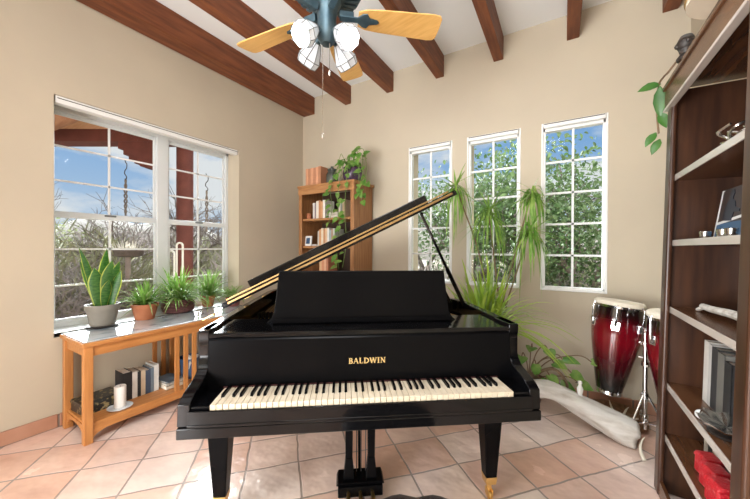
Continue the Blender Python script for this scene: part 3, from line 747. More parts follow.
# tufted stool in front of the keyboard
st = thing('piano_stool', 'round black tufted leather stool in front of the piano keys', 'stool', (2.838, -2.43, 0))
b = MB(); nS = 48; v = []; f = []
prf = [(0.0, .455, 0), (.05, .470, .6), (.10, .478, 1), (.14, .474, 1), (.172, .455, .8), (.186, .43, .5), (.186, .40, .2), (.17, .385, 0), (.05, .385, 0)]
for r_, z, a_ in prf:
    for k in range(nS):
        an = 2*PI*k/nS; dip = -.016*a_*(abs(math.cos(4*an/1.0*.75))**6)
        rr_ = max(r_, .0005) + dip*.5; v.append((rr_*math.cos(an), rr_*math.sin(an), z + dip))
for i in range(len(prf)-1):
    for k in range(nS): a = i*nS+k; c_ = i*nS+(k+1) % nS; f.append((a, c_, c_+nS, a+nS))
b.add(v, f); b.build('cushion', 'leather_black', st, smooth=True, ang=80)
st.scale = (1.3, 1.3, 1)
MB().sphere((0, 0, .456), .014, 10, (1, 1, .5)).build('button', 'leather_black', st, smooth=True)
MB().lathe([(.175, .365), (.178, .386), (.05, .387)], n=30).build('seat_base', 'piano_satin', st, smooth=True)
MB().lathe([(.03, .14), (.026, .2), (.022, .30), (.05, .365)], n=16).build('pillar', 'piano_satin', st, smooth=True)
for k in range(3):
    a = k*2*PI/3+.5; MB().tube([(.02*math.cos(a), .02*math.sin(a), .19), (.09*math.cos(a), .09*math.sin(a), .16), (.17*math.cos(a), .17*math.sin(a), .05), (.21*math.cos(a), .21*math.sin(a), .013)], [.018, .017, .015, .013], 8).build('leg', 'piano_satin', st, smooth=True)

# ================================================================== CONSOLE TABLE UNDER THE LEFT WINDOW
TX0, TX1, TY0, TY1 = .025, .468, -2.495, -1.10
tb = thing('console_table', 'long light oak console table with slats and a lower shelf under the window', 'table', ((TX0+TX1)/2, (TY0+TY1)/2, 0))
off = (tb.location.x, tb.location.y, 0)
b = MB(); b.box((TX0, TY0-.01, .655), (TX1+.012, TY1+.01, .684)); b.build('top', 'table_oak', tb, bev=.006, off=off)
b = MB(); b.box((TX0+.012, TY0, .684), (TX1, TY1, .6925)); b.build('glass_top', 'glass_top', tb, bev=.002, off=off)
for x in (TX0+.02, TX1-.045):
    for y in (TY0, TY1-.05):
        MB().box((x, y, 0), (x+.045, y+.05, .655)).build('leg', 'table_oak_up', tb, bev=.004, off=off)
b = MB()
for x in (TX0+.03, TX1-.035): b.box((x, TY0+.05, .585), (x+.025, TY1-.05, .655))
for y in (TY0+.012, TY1-.037): b.box((TX0+.06, y, .585), (TX1-.04, y+.025, .655))
b.build('apron', 'table_oak', tb, bev=.003, off=off)
MB().box((TX0+.03, TY0+.02, .108), (TX1-.012, TY1-.02, .132)).build('lower_shelf', 'table_oak', tb, bev=.003, off=off)
b = MB()
for x in (TX0+.03, TX1-.034): b.box((x, TY0+.05, .070), (x+.024, TY1-.05, .118))
# arched end brackets between the legs
for y in (TY0+.012, TY1-.037):
    pts = [(TX0+.06, .005), (TX0+.075, .05), (TX0+.115, .082), (TX0+.17, .094), (TX1-.17, .094), (TX1-.115, .082), (TX1-.06, .05), (TX1-.043, .005), (TX1-.043, .118), (TX0+.06, .118)]
    b.prism(pts, 1, y, y+.025)
for x in (TX0+.032, TX1-.034):
    for (ya, yb) in ((TY0+.05, TY0+.15), (TY1-.05, TY1-.15)):
        b.prism([(ya, .03), (ya+(yb-ya)*.25, .052), (ya+(yb-ya)*.7, .068), (yb, .072), (ya, .072)], 0, x, x+.022)
b.build('bottom_rail', 'table_oak', tb, bev=.002, off=off)
for x in (TX0+.035, TX1-.033):
    for y in (-1.905, -1.835, -1.765): MB().box((x, y-.017, .12), (x+.018, y+.017, .60)).build('slat', 'table_oak_up', tb, bev=.002, off=off)

def book(name, loc, t_, d_, h, colr, label, cat='book', rotz=0, group=None, i=0, lean=0, flat=False):
    # spine towards local -y, thickness along x, depth along +y
    o = thing(name, label, cat, loc, rotz, group)
    if flat: o.rotation_euler = (0, 0, rotz)
    k = spine(i, colr)
    b_ = MB()
    if flat:
        b_.box((0, 0, 0), (h, d_, .003)); b_.box((0, 0, t_-.003), (h, d_, t_)); b_.box((0, 0, 0), (h, .003, t_)); b_.build('cover', k, o)
        MB().box((.003, .003, .003), (h-.004, d_-.005, t_-.003)).build('pages', 'paper', o)
    else:
        b_.box((0, 0, 0), (.003, d_, h)); b_.box((t_-.003, 0, 0), (t_, d_, h)); b_.box((0, -.002, 0), (t_, .003, h)); b_.build('cover', k, o)
        MB().box((.003, .003, .004), (t_-.003, d_-.005, h-.004)).build('pages', 'paper', o)
        if lean: o.rotation_euler = (0, lean, rotz)
    return o
# books on the table's lower shelf, spines to the room (+x): local -y -> +x means rotz = 90deg
ZS = .1325
bx = [(.058, .145, .215, (.012, .011, .012), 'black hardback at the near end of the row on the table shelf'),
      (.034, .15, .205, (.70, .67, .62), 'white paperback next to the black hardback on the table shelf'),
      (.022, .14, .200, (.02, .025, .03), 'slim black book between the white and the cream book on the table shelf'),
      (.030, .14, .198, (.60, .50, .36), 'cream spined book in the middle of the row on the table shelf'),
      (.036, .135, .190, (.055, .085, .14), 'navy blue book right of the cream one on the table shelf'),
      (.022, .14, .198, (.16, .22, .27), 'slate blue slim book on the table shelf'),
      (.034, .15, .215, (.66, .68, .66), 'tall white book at the far end of the row on the table shelf')]
y = -2.215
for i, (t_, d_, h, c_, lab) in enumerate(bx):
    book('book', (.285, y, ZS), t_, d_, h, c_, lab, rotz=PI/2, i=i, group='books in the row on the table shelf'); y += t_ + .0015
# candle on a glass plate
o = thing('candle_plate', 'round clear glass plate under the white candle', 'plate', (.365, -2.262, ZS)); MB().lathe([(.05, 0), (.075, .006), (.078, .009), (.05, .006), (.0, .006)], n=24).build('dish', 'clear_glass', o, smooth=True)
o = thing('pillar_candle', 'white pillar candle on a glass plate in front of the books', 'candle', (.365, -2.262, ZS+.0065)); MB().lathe([(.034, 0), (.036, .004), (.036, .150), (.033, .155), (.012, .148), (0, .146)], n=24).build('wax', 'wax', o, smooth=True)
MB().tube([(0, 0, .146), (.002, 0, .158)], .0015, 5).build('wick', 'dark_wood', o)
# ornate black box
o = thing('ornate_box', 'black box with pale floral pattern behind the near table leg', 'box', (.20, -2.345, ZS), .06)
MB().box((-.10, -.115, 0), (.10, .115, .058)).build('body', 'black_ornate', o, bev=.004)
MB().prism([(-.105, .058), (.105, .058), (.09, .084), (-.09, .084)], 1, -.12, .12).build('lid', 'black_ornate', o, bev=.004)
# papers and flat books, blue pot, books behind the slats
z = ZS
for i, (t_, d_, h, c_, lab) in enumerate([(.030, .20, .15, (.62, .55, .43), 'thick cream paperback lying lowest in the flat pile on the table shelf'), (.016, .19, .145, (.50, .47, .42), 'thin grey booklet lying in the middle of the flat pile on the table shelf'), (.012, .18, .14, (.10, .13, .16), 'dark booklet lying topmost in the flat pile on the table shelf')]):
    book('flat_book', (.36-.01*i, -1.945+.006*i, z), t_, d_, h, c_, lab, rotz=PI/2+.06*i, i=20+i, flat=True); z += t_+.0005
o = thing('blue_pot', 'dark blue glazed pot holding papers behind the table slats', 'pot', (.24, -1.69, ZS)); MB().lathe([(.062, 0), (.075, .03), (.082, .15), (.094, .178), (.094, .188), (.084, .186), (.074, .15), (.066, .03), (0, .02)], n=26).build('body', 'blue_glaze', o, smooth=True)
MB().box((-.05, -.045, .10), (.045, -.02, .21), Matrix.Rotation(.2, 4, 'Y')).build('papers', 'paper', o); MB().box((-.03, .0, .10), (.05, .02, .205), Matrix.Rotation(-.15, 4, 'X')).build('papers', 'white_paint', o)
y = -1.585
for i, (t_, d_, h, c_, lab) in enumerate([(.04, .15, .22, (.62, .58, .52), 'white book standing behind the last table slat'), (.035, .15, .20, (.03, .028, .03), 'black book beside the white one behind the table slats'), (.03, .15, .225, (.25, .27, .28), 'grey book at the far end of the table shelf')]):
    book('book', (.36, y, ZS), t_, d_, h, c_, lab, rotz=PI/2, i=30+i); y += t_+.002

# ------------------------------------------------------------------ pots and plants on the sill and table
def pot_lathe(rt_, rb, h, rim=.012, rimh=.03):
    return [(rb, 0), (rb+(rt_-rb)*.85, h-rimh), (rt_+rim*.2, h-rimh+.001), (rt_+rim*.4, h), (rt_-.010, h), (rt_-.014, h-.02), (0, h-.022)]
def soil(p_, r_, z): MB().lathe([(r_, z-.004), (r_*.6, z+.004), (0, z+.006)], n=18).build('soil', 'soil', p_, smooth=True)
# snake plant
sp_ = thing('snake_plant', 'snake plant with broad yellow edged leaves in a grey pot on the oak table', 'plant', (.045, -2.262, .6935))
MB().lathe([(.095, 0), (.105, .012), (.098, .016), (0, .012)], n=26).build('saucer', 'dark_wood', sp_, smooth=True)
MB().lathe([(r_, z+.012) for r_, z in pot_lathe(.106, .076, .165, .012, .04)], n=30).build('pot', 'pot_grey', sp_, smooth=True)
soil(sp_, .094, .158)
vf = Vector((3.12, -1.0, 0)).normalized(); vs_ = Vector((.857, .515, 0))  # towards the room, along the wall
for (sx, sf, lean, hgt, wd, tilt) in [(-.055, .0, -.10, .36, .040, -.3), (-.028, .05, -.03, .31, .056, .05), (.0, -.02, .025, .46, .036, .4), (.028, .03, .035, .37, .050, .1), (.05, -.01, .065, .36, .040, .3), (-.06, -.03, -.10, .47, .026, .6), (.066, .02, .06, .29, .036, -.5), (.012, .055, .03, .22, .034, .2)]:
    base = vs_*sx + vf*sf + Vector((0, 0, .155)); P_ = []; wl = []
    for i in range(9):
        t_ = i/8; P_.append(base + vs_*(lean*t_*t_*1.0 + lean*.3*t_) + vf*(.04*t_*tilt) + Vector((0, 0, hgt*t_))); wl.append(wd*(.45 + .55*math.sin(min(1, t_*1.5)*PI/2)) * (1 if t_ < .6 else max(.02, 1-((t_-.6)/.4)**1.7)))
    nv = (vf + vs_*tilt).normalized(); b = MB(); b.strap(P_, [w*.84 for w in wl], -nv, .3); lf = b.build('leaf', 'snake_green', sp_, smooth=True)
    b = MB(); b.strap([q - nv*.0035 for q in P_], wl, -nv, .3); b.build('leaf_edge', 'snake_edge', lf, smooth=True)
def spider(name, loc, label, potr, poth, potm, leaves, ln, m_='leaf_mid', prof=None, seed=1, wd=.006, runner=True, rise=.6):
    t_ = thing(name, label, 'plant', loc); rs_ = random.Random(seed)
    MB().lathe(prof or pot_lathe(potr, potr*.72, poth), n=28).build('pot', potm, t_, smooth=True); soil(t_, potr*.85, poth-.015)
    b_ = MB(); b2 = MB()
    for k in range(leaves):
        a = rs_.uniform(0, 2*PI); l_ = ln*rs_.uniform(.55, 1.15); e_ = rs_.uniform(.35, 1.35); p_ = Vector((rs_.uniform(-.4, .4)*potr, rs_.uniform(-.4, .4)*potr, poth-.01)); hd = Vector((math.cos(a), math.sin(a), 0)); P_ = []
        for i in range(7):
            s_ = i/6*l_; P_.append(p_ + hd*(s_*math.cos(e_)*.95) + Vector((0, 0, s_*math.sin(e_)*(1.0 - .0*s_) - (s_*s_/l_)*rise*(1.25-e_*.5))))
        # keep leaves from passing through the window behind
        P_ = [Vector((max(q.x, -loc[0]-.165), q.y, q.z)) for q in P_]
        (b_ if k % 3 else b2).strap(P_, [wd*.7, wd, wd, wd*.9, wd*.75, wd*.5, wd*.12], None, .35)
    b_.build('leaves', m_, t_, smooth=True); b2.build('variegated_leaves', 'leaf_pale', t_, smooth=True); return t_
spider('spider_plant', (.03, -1.965, .6935), 'spider plant in a plain terracotta pot beside the snake plant', .098, .135, 'terracotta', 90, .34, seed=2, wd=.008, rise=.5)
spider('spider_plant', (-.035, -1.655, .6935), 'bushy spider plant spilling over a dark ribbed basket pot on the sill', .115, .125, 'basket', 170, .46, 'leaf_mid',
       [(.10, 0)] + [(.118 + .012*math.sin(i*PI), .008 + i*.0125) for i in range(0, 1)] + [q for i in range(8) for q in ((.122+.012*math.sin(PI*i/7), .010+i*.0145), (.132+.012*math.sin(PI*i/7), .017+i*.0145))] + [(.115, .128), (.105, .11), (0, .108)], 3, .009, rise=.5)
spider('spider_plant', (-.085, -1.33, .6935), 'spider plant in a small terracotta pot at the far half of the sill', .070, .115, 'terracotta', 150, .44, seed=4, wd=.008, rise=.5)
spider('spider_plant', (.13, -1.175, .6935), 'pale striped spider plant in a maroon pot by the raised piano lid', .075, .10, 'pot_rust', 60, .25, 'leaf_pale', seed=6, wd=.009)

# ================================================================== CORNER BOOKCASE
BX0, BX1, BY0, BH = .362, 1.198, -.44, 2.085
cb = thing('corner_bookcase', 'tall oak bookcase standing in the corner with a trailing plant on top', 'bookcase', ((BX0+BX1)/2, -.23, 0)); off = ((BX0+BX1)/2, -.23, 0)
SHZ = [.35, .68, 1.023, 1.346, 1.68]
for x in (BX0+.012, BX1-.034): MB().box((x, BY0+.02, 0), (x+.022, -.03, BH-.03)).build('side_panel', 'case_oak', cb, bev=.003, off=off)
for x in (BX0, BX1-.05): MB().box((x, BY0, 0), (x+.05, BY0+.022, BH-.095)).build('face_stile', 'case_oak', cb, bev=.004, off=off)
MB().box((BX0+.02, -.036, .04), (BX1-.02, -.028, BH-.04)).build('back_panel', 'case_inside', cb, off=off)
for z in SHZ: MB().box((BX0+.036, BY0+.03, z-.026), (BX1-.036, -.037, z)).build('shelf', 'case_oak_h', cb, bev=.003, off=off)
b = MB(); b.box((BX0-.004, BY0-.006, BH-.11), (BX1+.004, BY0+.022, BH-.025)); b.box((BX0-.012, BY0-.016, BH-.028), (BX1+.012, -.025, BH)); b.build('top', 'case_oak_h', cb, bev=.005, off=off)
MB().box((BX0+.01, BY0+.006, .0), (BX1-.01, BY0+.02, .10)).build('plinth', 'case_oak_h', cb, off=off)
def row(x, z, spec, y, group, where, base=0, cat='book', d_=.17):
    for i, (t_, h, c_, lab) in enumerate(spec):
        book('book', (x, y, z+.0008), t_, d_, h, c_, lab + ' ' + where, i=base+i, group=group); x += t_+.0012
TER = (.55, .27, .15)
row(.44, BH, [(.040, .215, TER, 'terracotta cloth volume at the left end of the set'), (.040, .212, (.40, .18, .095), 'second terracotta volume from the left of the set'), (.040, .216, (.56, .28, .16), 'third terracotta volume from the left of the set'), (.040, .214, (.41, .185, .10), 'fourth terracotta volume from the left of the set'), (.040, .217, (.57, .28, .16), 'fifth terracotta volume from the left of the set'), (.038, .222, (.39, .175, .09), 'last terracotta volume beside the dark jar in the set')], -.40, 'terracotta volumes on top of the corner bookcase', 'on the corner bookcase top', 40)
o = thing('dark_jar', 'dark glass jar with a lid between the books and the purple pot', 'jar', (.80, -.33, BH+.001)); MB().lathe([(.060, 0), (.072, .02), (.074, .11), (.055, .145), (.050, .16), (0, .16)], n=22).build('body', 'dark_glass', o, smooth=True)
MB().lathe([(.055, .161), (.057, .18), (.02, .195), (.016, .215), (0, .218)], n=18).build('lid', 'dark_glass', o, smooth=True)
row(.56, 1.68, [(.028, .19, (.58, .54, .50), 'white book at the left of the row'), (.022, .185, (.20, .16, .17), 'dark plum slim book in the row'), (.040, .21, (.62, .57, .50), 'cream thick book in the row'), (.030, .215, (.42, .19, .08), 'brown leather book in the row'), (.032, .20, (.50, .26, .12), 'orange brown book in the row'), (.036, .215, (.64, .60, .56), 'tall white book ending the row')], BY0+.04, 'books on the top shelf of the corner bookcase', 'on the top shelf of the corner bookcase', 50)
row(.94, 1.68, [(.026, .20, (.60, .55, .47), 'cream book behind the trailing vine'), (.026, .19, (.22, .25, .22), 'grey green book behind the trailing vine'), (.030, .205, (.56, .42, .28), 'tan book behind the trailing vine')], BY0+.06, 'books behind the vine on the top shelf', 'on the top shelf of the corner bookcase', 60)
for i in range(2): book('flat_book', (.80, BY0+.05, 1.6808+i*.034), .033, .15, .13, ((.66, .62, .56), (.55, .50, .44))[i], ('white book lying under another on the top shelf of the corner bookcase', 'cream book lying flat on a white book in the corner bookcase')[i], i=64+i, flat=True)
o = thing('red_cup', 'small red cup at the left end of the top shelf', 'cup', (.455, BY0+.09, 1.681)); MB().lathe([(.026, 0), (.032, .03), (.034, .07), (.030, .07), (.028, .03), (0, .012)], n=18).build('body', 'terracotta', o, smooth=True)
o = thing('photo_frame', 'small white picture frame on the left of the middle shelf', 'picture frame', (.455, BY0+.07, 1.347), -.25); o.rotation_euler = (-.12, 0, -.1)
MB().box((-.055, -.008, .001), (.055, .008, .125)).build('frame', 'white_paint', o, bev=.003); MB().box((-.034, -.010, .026), (.034, -.007, .102)).build('picture', 'blue_glaze', o)
row(.63, 1.346, [(.022, .18, (.45, .42, .38), 'grey slim book first in the row'), (.030, .20, (.48, .24, .10), 'brown book in the row'), (.034, .215, (.60, .52, .40), 'cream book in the row'), (.028, .20, (.42, .20, .09), 'rust coloured book in the row'), (.030, .21, (.55, .38, .24), 'tan book in the row'), (.026, .215, (.62, .60, .56), 'white book in the row'), (.030, .19, (.26, .30, .30), 'grey blue book in the row'), (.026, .20, (.30, .18, .12), 'dark brown book in the row'), (.03, .205, (.36, .38, .34), 'sage grey book ending the row')], BY0+.05, 'books on the middle shelf of the corner bookcase', 'on the middle shelf of the corner bookcase', 70)
book('flat_book', (.54, BY0+.04, 1.3468), .022, .14, .085, (.50, .48, .46), 'grey booklet lying left of the books on the middle shelf', i=80, flat=True)
row(.66, 1.023, [(.036, .20, (.50, .30, .16), 'tan book first in the row'), (.034, .22, (.46, .19, .10), 'rust book in the row'), (.030, .21, (.55, .32, .20), 'light brown book in the row'), (.032, .22, (.38, .15, .08), 'dark rust book last in the row')], BY0+.05, 'books on the lower shelf of the corner bookcase', 'on the lower shelf of the corner bookcase', 84)
# pothos on top
po = thing('trailing_pothos', 'trailing pothos in a dark purple pot on top of the corner bookcase', 'plant', (1.06, -.27, BH+.001))
MB().lathe([(.105, 0), (.118, .008), (.120, .02), (.09, .022), (0, .02)], n=26).build('saucer', 'dark_slot', po, smooth=True)
MB().lathe([(.085, .021), (.112, .06), (.118, .12), (.105, .165), (.112, .175), (.100, .175), (.095, .15), (0, .15)], n=28).build('pot', 'pot_purple', po, smooth=True)
rs = random.Random(12); vn = MB(); lv = MB()
def vine(pts, n_leaf, sz=.055, first=0.0):
    P_ = catmull(pts, 6, False); vn.tube(P_, .0032, 5)
    for k in range(n_leaf):
        t_ = first + (1-first)*(k+.5)/n_leaf; i = min(int(t_*(len(P_)-1)), len(P_)-2); q = P_[i]
        d_ = Vector((rs.uniform(-1, 1), rs.uniform(-1.1, .1), rs.uniform(-1.0, .25))).normalized(); s_ = sz*rs.uniform(.7, 1.3)
        st_ = q + d_*.02; lv.leaf(st_, d_ + Vector((0, -.15, -.3)), (rs.uniform(-.4, .4), -1, .7), s_*1.15, s_*.95, .2, True)
T_ = .155
yf = BY0-.02-(-.27)     # front plane of the case in plant coordinates
vine([(0, -.05, T_), (-.06, -.13, T_+.10), (-.12, yf-.01, .05), (-.15, yf-.035, -.12), (-.13, yf-.03, -.30), (-.17, yf-.035, -.48)], 15, .06)
vine([(.02, -.06, T_), (.0, -.16, T_+.06), (-.03, yf-.015, 0), (-.05, yf-.03, -.25), (-.02, yf-.035, -.50), (-.06, yf-.03, -.75), (-.03, yf-.03, -1.0)], 26, .06)
vine([(.03, -.05, T_), (.06, -.16, T_+.03), (.06, yf-.01, .03), (.05, yf-.03, -.35), (.07, yf-.03, -.70), (.02, yf-.03, -.98)], 14, .055)
vine([(.05, 0, T_), (.10, -.04, T_+.16), (.18, -.07, T_+.12), (.19, -.08, -.0), (.18, -.08, -.25)], 15, .065)
vine([(.04, -.04, T_), (.09, -.10, T_+.2), (.17, -.13, T_+.1), (.19, -.15, -.05), (.185, -.14, -.16)], 14, .07)
vine([(.03, .04, T_), (.06, .0, T_+.17), (.15, -.02, T_+.22), (.20, -.02, T_+.05), (.20, -.03, -.05)], 12, .065)
vine([(-.02, 0, T_), (-.05, -.04, T_+.12), (-.10, -.08, T_+.10), (-.15, -.12, T_-.02)], 8, .05)
vine([(0, -.02, T_), (.02, -.06, T_+.12), (.04, -.08, T_+.17), (.08, -.1, T_+.16)], 8, .06)
vn.tube(catmull([(-.05, 0, T_), (-.12, -.03, T_+.16), (-.14, -.04, T_+.2), (-.16, -.05, T_+.14)], 5, False), .003, 5)
vn.build('vine_stems', 'stem_green', po, smooth=True); lv.build('vine_leaves', 'pothos', po, smooth=True)

# ================================================================== CEILING FAN
FX, FY = 2.036, -1.909
fan = thing('ceiling_fan', 'ceiling fan with five light wood blades and four lit glass lamp shades', 'ceiling fan', (FX, FY, 0))
b = MB(); b.lathe([(.06, 3.30), (.075, 3.34), (.07, 3.408)], n=24); b.lathe([(.014, 2.86), (.014, 3.31)], n=12); b.build('downrod', 'fan_metal', fan, smooth=True)
MB().lathe([(.05, 2.715), (.10, 2.725), (.145, 2.79), (.155, 2.785), (.15, 2.81), (.12, 2.84), (.05, 2.86), (.02, 2.88)], n=32).build('motor', 'fan_metal', fan, smooth=True)
b = MB()
for k in range(28):
    a = 2*PI*k/28; m_ = Matrix.Rotation(a, 4, 'Z')
    b.add([tuple(m_ @ Vector(q)) for q in ((.09, -.008, 2.722), (.185, -.012, 2.738), (.20, -.012, 2.768), (.14, -.008, 2.79), (.09, .008, 2.722), (.185, .012, 2.738), (.20, .012, 2.768), (.14, .008, 2.79))], [(0,1,2,3),(7,6,5,4),(0,4,5,1),(1,5,6,2),(2,6,7,3),(3,7,4,0)])
b.build('cooling_fins', 'fan_metal', fan, bev=.002)
MB().lathe([(0, 2.455), (.03, 2.46), (.050, 2.485), (.054, 2.52), (.052, 2.60), (.062, 2.66), (.08, 2.69)], n=28).build('light_fitter', 'fan_metal', fan, smooth=True)
for k in range(5):
    az = math.radians(40 + 72*k); m_ = Matrix.Rotation(az, 4, 'Z') @ Matrix.Translation((0, 0, 2.622)) @ Matrix.Rotation(math.radians(-12), 4, 'X')
    pts = [(.175, -.045), (.22, -.062), (.30, -.070), (.60, -.083), (.638, -.078), (.652, -.06), (.655, 0), (.652, .06), (.638, .078), (.60, .083), (.30, .070), (.22, .062), (.175, .045)]
    b = MB(); b.prism(pts, 2, -.004, .004); b.v = [tuple(m_ @ Vector(q)) for q in b.v]; bl = b.build('blade', 'fan_blade', fan, bev=.002)
    b = MB(); b.prism([(.08, -.018), (.17, -.016), (.20, -.040), (.225, -.044), (.24, -.02), (.285, -.012), (.295, 0), (.285, .012), (.24, .02), (.225, .044), (.20, .040), (.17, .016), (.08, .018)], 2, -.012, -.004); b.prism([(.07, -.018), (.15, -.016), (.15, .016), (.07, .018)], 2, -.01, .03)
    b.v = [tuple(m_ @ Vector(q)) for q in b.v]; b.build('blade_iron', 'fan_metal', bl, bev=.003)
for az in (-8, 82, 172, 262):
    a = math.radians(az); dr = Vector((math.cos(a), math.sin(a), 0)); ax = (dr*.74 + Vector((0, 0, -.67))).normalized(); base = dr*.068 + Vector((0, 0, 2.515))
    q_ = ax.to_track_quat('Z', 'Y').to_matrix().to_4x4(); m_ = Matrix.Translation(base) @ q_
    b = MB(); b.tube([dr*.045 + Vector((0, 0, 2.51)), base, base + ax*.03], [.012, .014, .022], 10); arm_ = b.build('lamp_arm', 'fan_metal', fan, smooth=True)
    # leaded glass shade: eight flat panels, open mouth
    ns = 8; rings = [(.024, .020), (.044, .060), (.066, .112), (.058, .150)]
    b = MB(); v = []
    for r_, z in rings:
        for k in range(ns): v.append(tuple(m_ @ Vector((r_*math.cos(2*PI*k/ns), r_*math.sin(2*PI*k/ns), z))))
    f = [(i*ns+k, i*ns+(k+1) % ns, (i+1)*ns+(k+1) % ns, (i+1)*ns+k) for i in range(3) for k in range(ns)]
    b.add(v, f); sh = b.build('lamp_shade', 'fan_glass', arm_); so = sh.modifiers.new('thick', 'SOLIDIFY'); so.thickness = .003
    b = MB()
    for k in range(ns): b.tube([v[i*ns+k] for i in range(4)], .0026, 4)
    for i in (0, 2, 3): b.tube([v[i*ns+k % ns] for k in range(ns+1)], .0026, 4)
    b.build('leading', 'lead', arm_)
    b = MB(); b.sphere(base + ax*.085, .022, 12, (1, 1, 1)); b.build('bulb', 'bulb', arm_, smooth=True)
    l = bpy.data.lights.new('fan_bulb', 'POINT'); l.energy = 10; l.color = (.96, .97, 1); l.shadow_soft_size = .03
    lo_ = bpy.data.objects.new('fan_bulb', l); C.objects.link(lo_); lo_.parent = fan; lo_.location = base + ax*.125
for dx, dy, zl in ((-.012, -.02, 1.96), (.03, -.012, 2.30)):
    b = MB(); b.tube([(dx, dy, 2.45), (dx, dy, zl)], .0022, 5); b.lathe([(.001, zl-.03), (.006, zl-.024), (.005, zl-.004), (.001, zl)], (dx, dy, 0), 8); b.build('pull_chain', 'silver', fan)

# ================================================================== DRACAENA BETWEEN THE BACK WINDOWS
dr_ = thing('dracaena', 'tall thin stemmed dracaena with drooping leaf heads in front of the back windows', 'plant', (2.66, -.30, 0))
MB().lathe(pot_lathe(.15, .115, .28), n=30).build('pot', 'terracotta', dr_, smooth=True); soil(dr_, .14, .262)
rs = random.Random(9); heads = [((-.36, -.02, 1.92), .40), ((-.06, -.02, 1.665), .42), ((.29, -.02, 1.805), .33), ((.275, -.06, 1.475), .36)]
sb_ = MB(); lvs = MB()
paths = [[(-.03, 0, .25), (-.06, .02, .8), (-.16, .03, 1.3), (-.29, .0, 1.7), (-.36, -.02, 1.92)], [(0, .03, .25), (.03, .05, .7), (-.02, .05, 1.2), (-.06, -.02, 1.665)], [(.03, .02, .25), (.05, .05, .8), (.16, .05, 1.3), (.25, .0, 1.65), (.29, -.02, 1.805)], [(.03, -.03, .25), (.08, -.04, .75), (.17, -.03, 1.1), (.275, -.06, 1.475)]]
for P_ in paths: sb_.tube(catmull(P_, 6, False), .007, 7)
for (h_, ln) in heads:
    for k in range(64):
        a = rs.uniform(0, 2*PI); el = rs.uniform(-.3, 1.25) if k > 22 else rs.uniform(-1.0, .2); l_ = ln*rs.uniform(.6, 1.1); hd = Vector((math.cos(a), math.sin(a), 0)); p_ = Vector(h_) + Vector((0, 0, rs.uniform(-.06, .03))); P_ = []
        stiff = rs.random() < .36
        for i in range(7):
            s_ = i/6*l_; g = .25 if stiff else 1.55
            hx = s_*math.cos(el)*(1 - (.0 if stiff else .45)*s_/l_); P_.append(p_ + hd*hx*.8 + Vector((0, 0, s_*math.sin(el)*.8 - g*s_*s_/l_*.62)))
        P_ = [Vector((q.x, min(q.y, .26), q.z)) for q in P_]
        lvs.strap(P_, [.004, .007, .0085, .008, .0065, .004, .0008], None, .3)
sb_.build('stems', 'stem_brown', dr_, smooth=True); lvs.build('leaves', 'leaf_dracaena', dr_, smooth=True)
# big arching strap-leaved plant at its foot
ap = thing('arching_grass_plant', 'bright green plant of long arching strap leaves behind the piano', 'plant', (2.63, -.66, 0))
MB().lathe(pot_lathe(.14, .105, .60), n=30).build('pot', 'pot_rust', ap, smooth=True); soil(ap, .12, .58)
rs = random.Random(15); b_ = MB(); b2 = MB()
for k in range(240):
    a = rs.uniform(0, 2*PI); l_ = rs.uniform(.45, 1.0); e_ = rs.uniform(.7, 1.46); p_ = Vector((rs.uniform(-.07, .07), rs.uniform(-.07, .07), .58)); hd = Vector((math.cos(a), math.sin(a), 0)); P_ = []
    for i in range(9):
        s_ = i/8*l_; P_.append(p_ + hd*(s_*math.cos(e_)*1.0) + Vector((0, 0, s_*math.sin(e_) - s_*s_/l_*(.26 + .55*(1.46-e_)))))
    P_ = [Vector((q.x, min(q.y, .60), q.z)) for q in P_]
    w = rs.uniform(.008, .016); (b_ if k % 4 else b2).strap(P_, [w*.7, w, w, w, w*.9, w*.8, w*.6, w*.4, w*.1], None, .3)
b_.build('leaves', 'leaf_bright', ap, smooth=True); b2.build('pale_leaves', 'leaf_pale', ap, smooth=True)

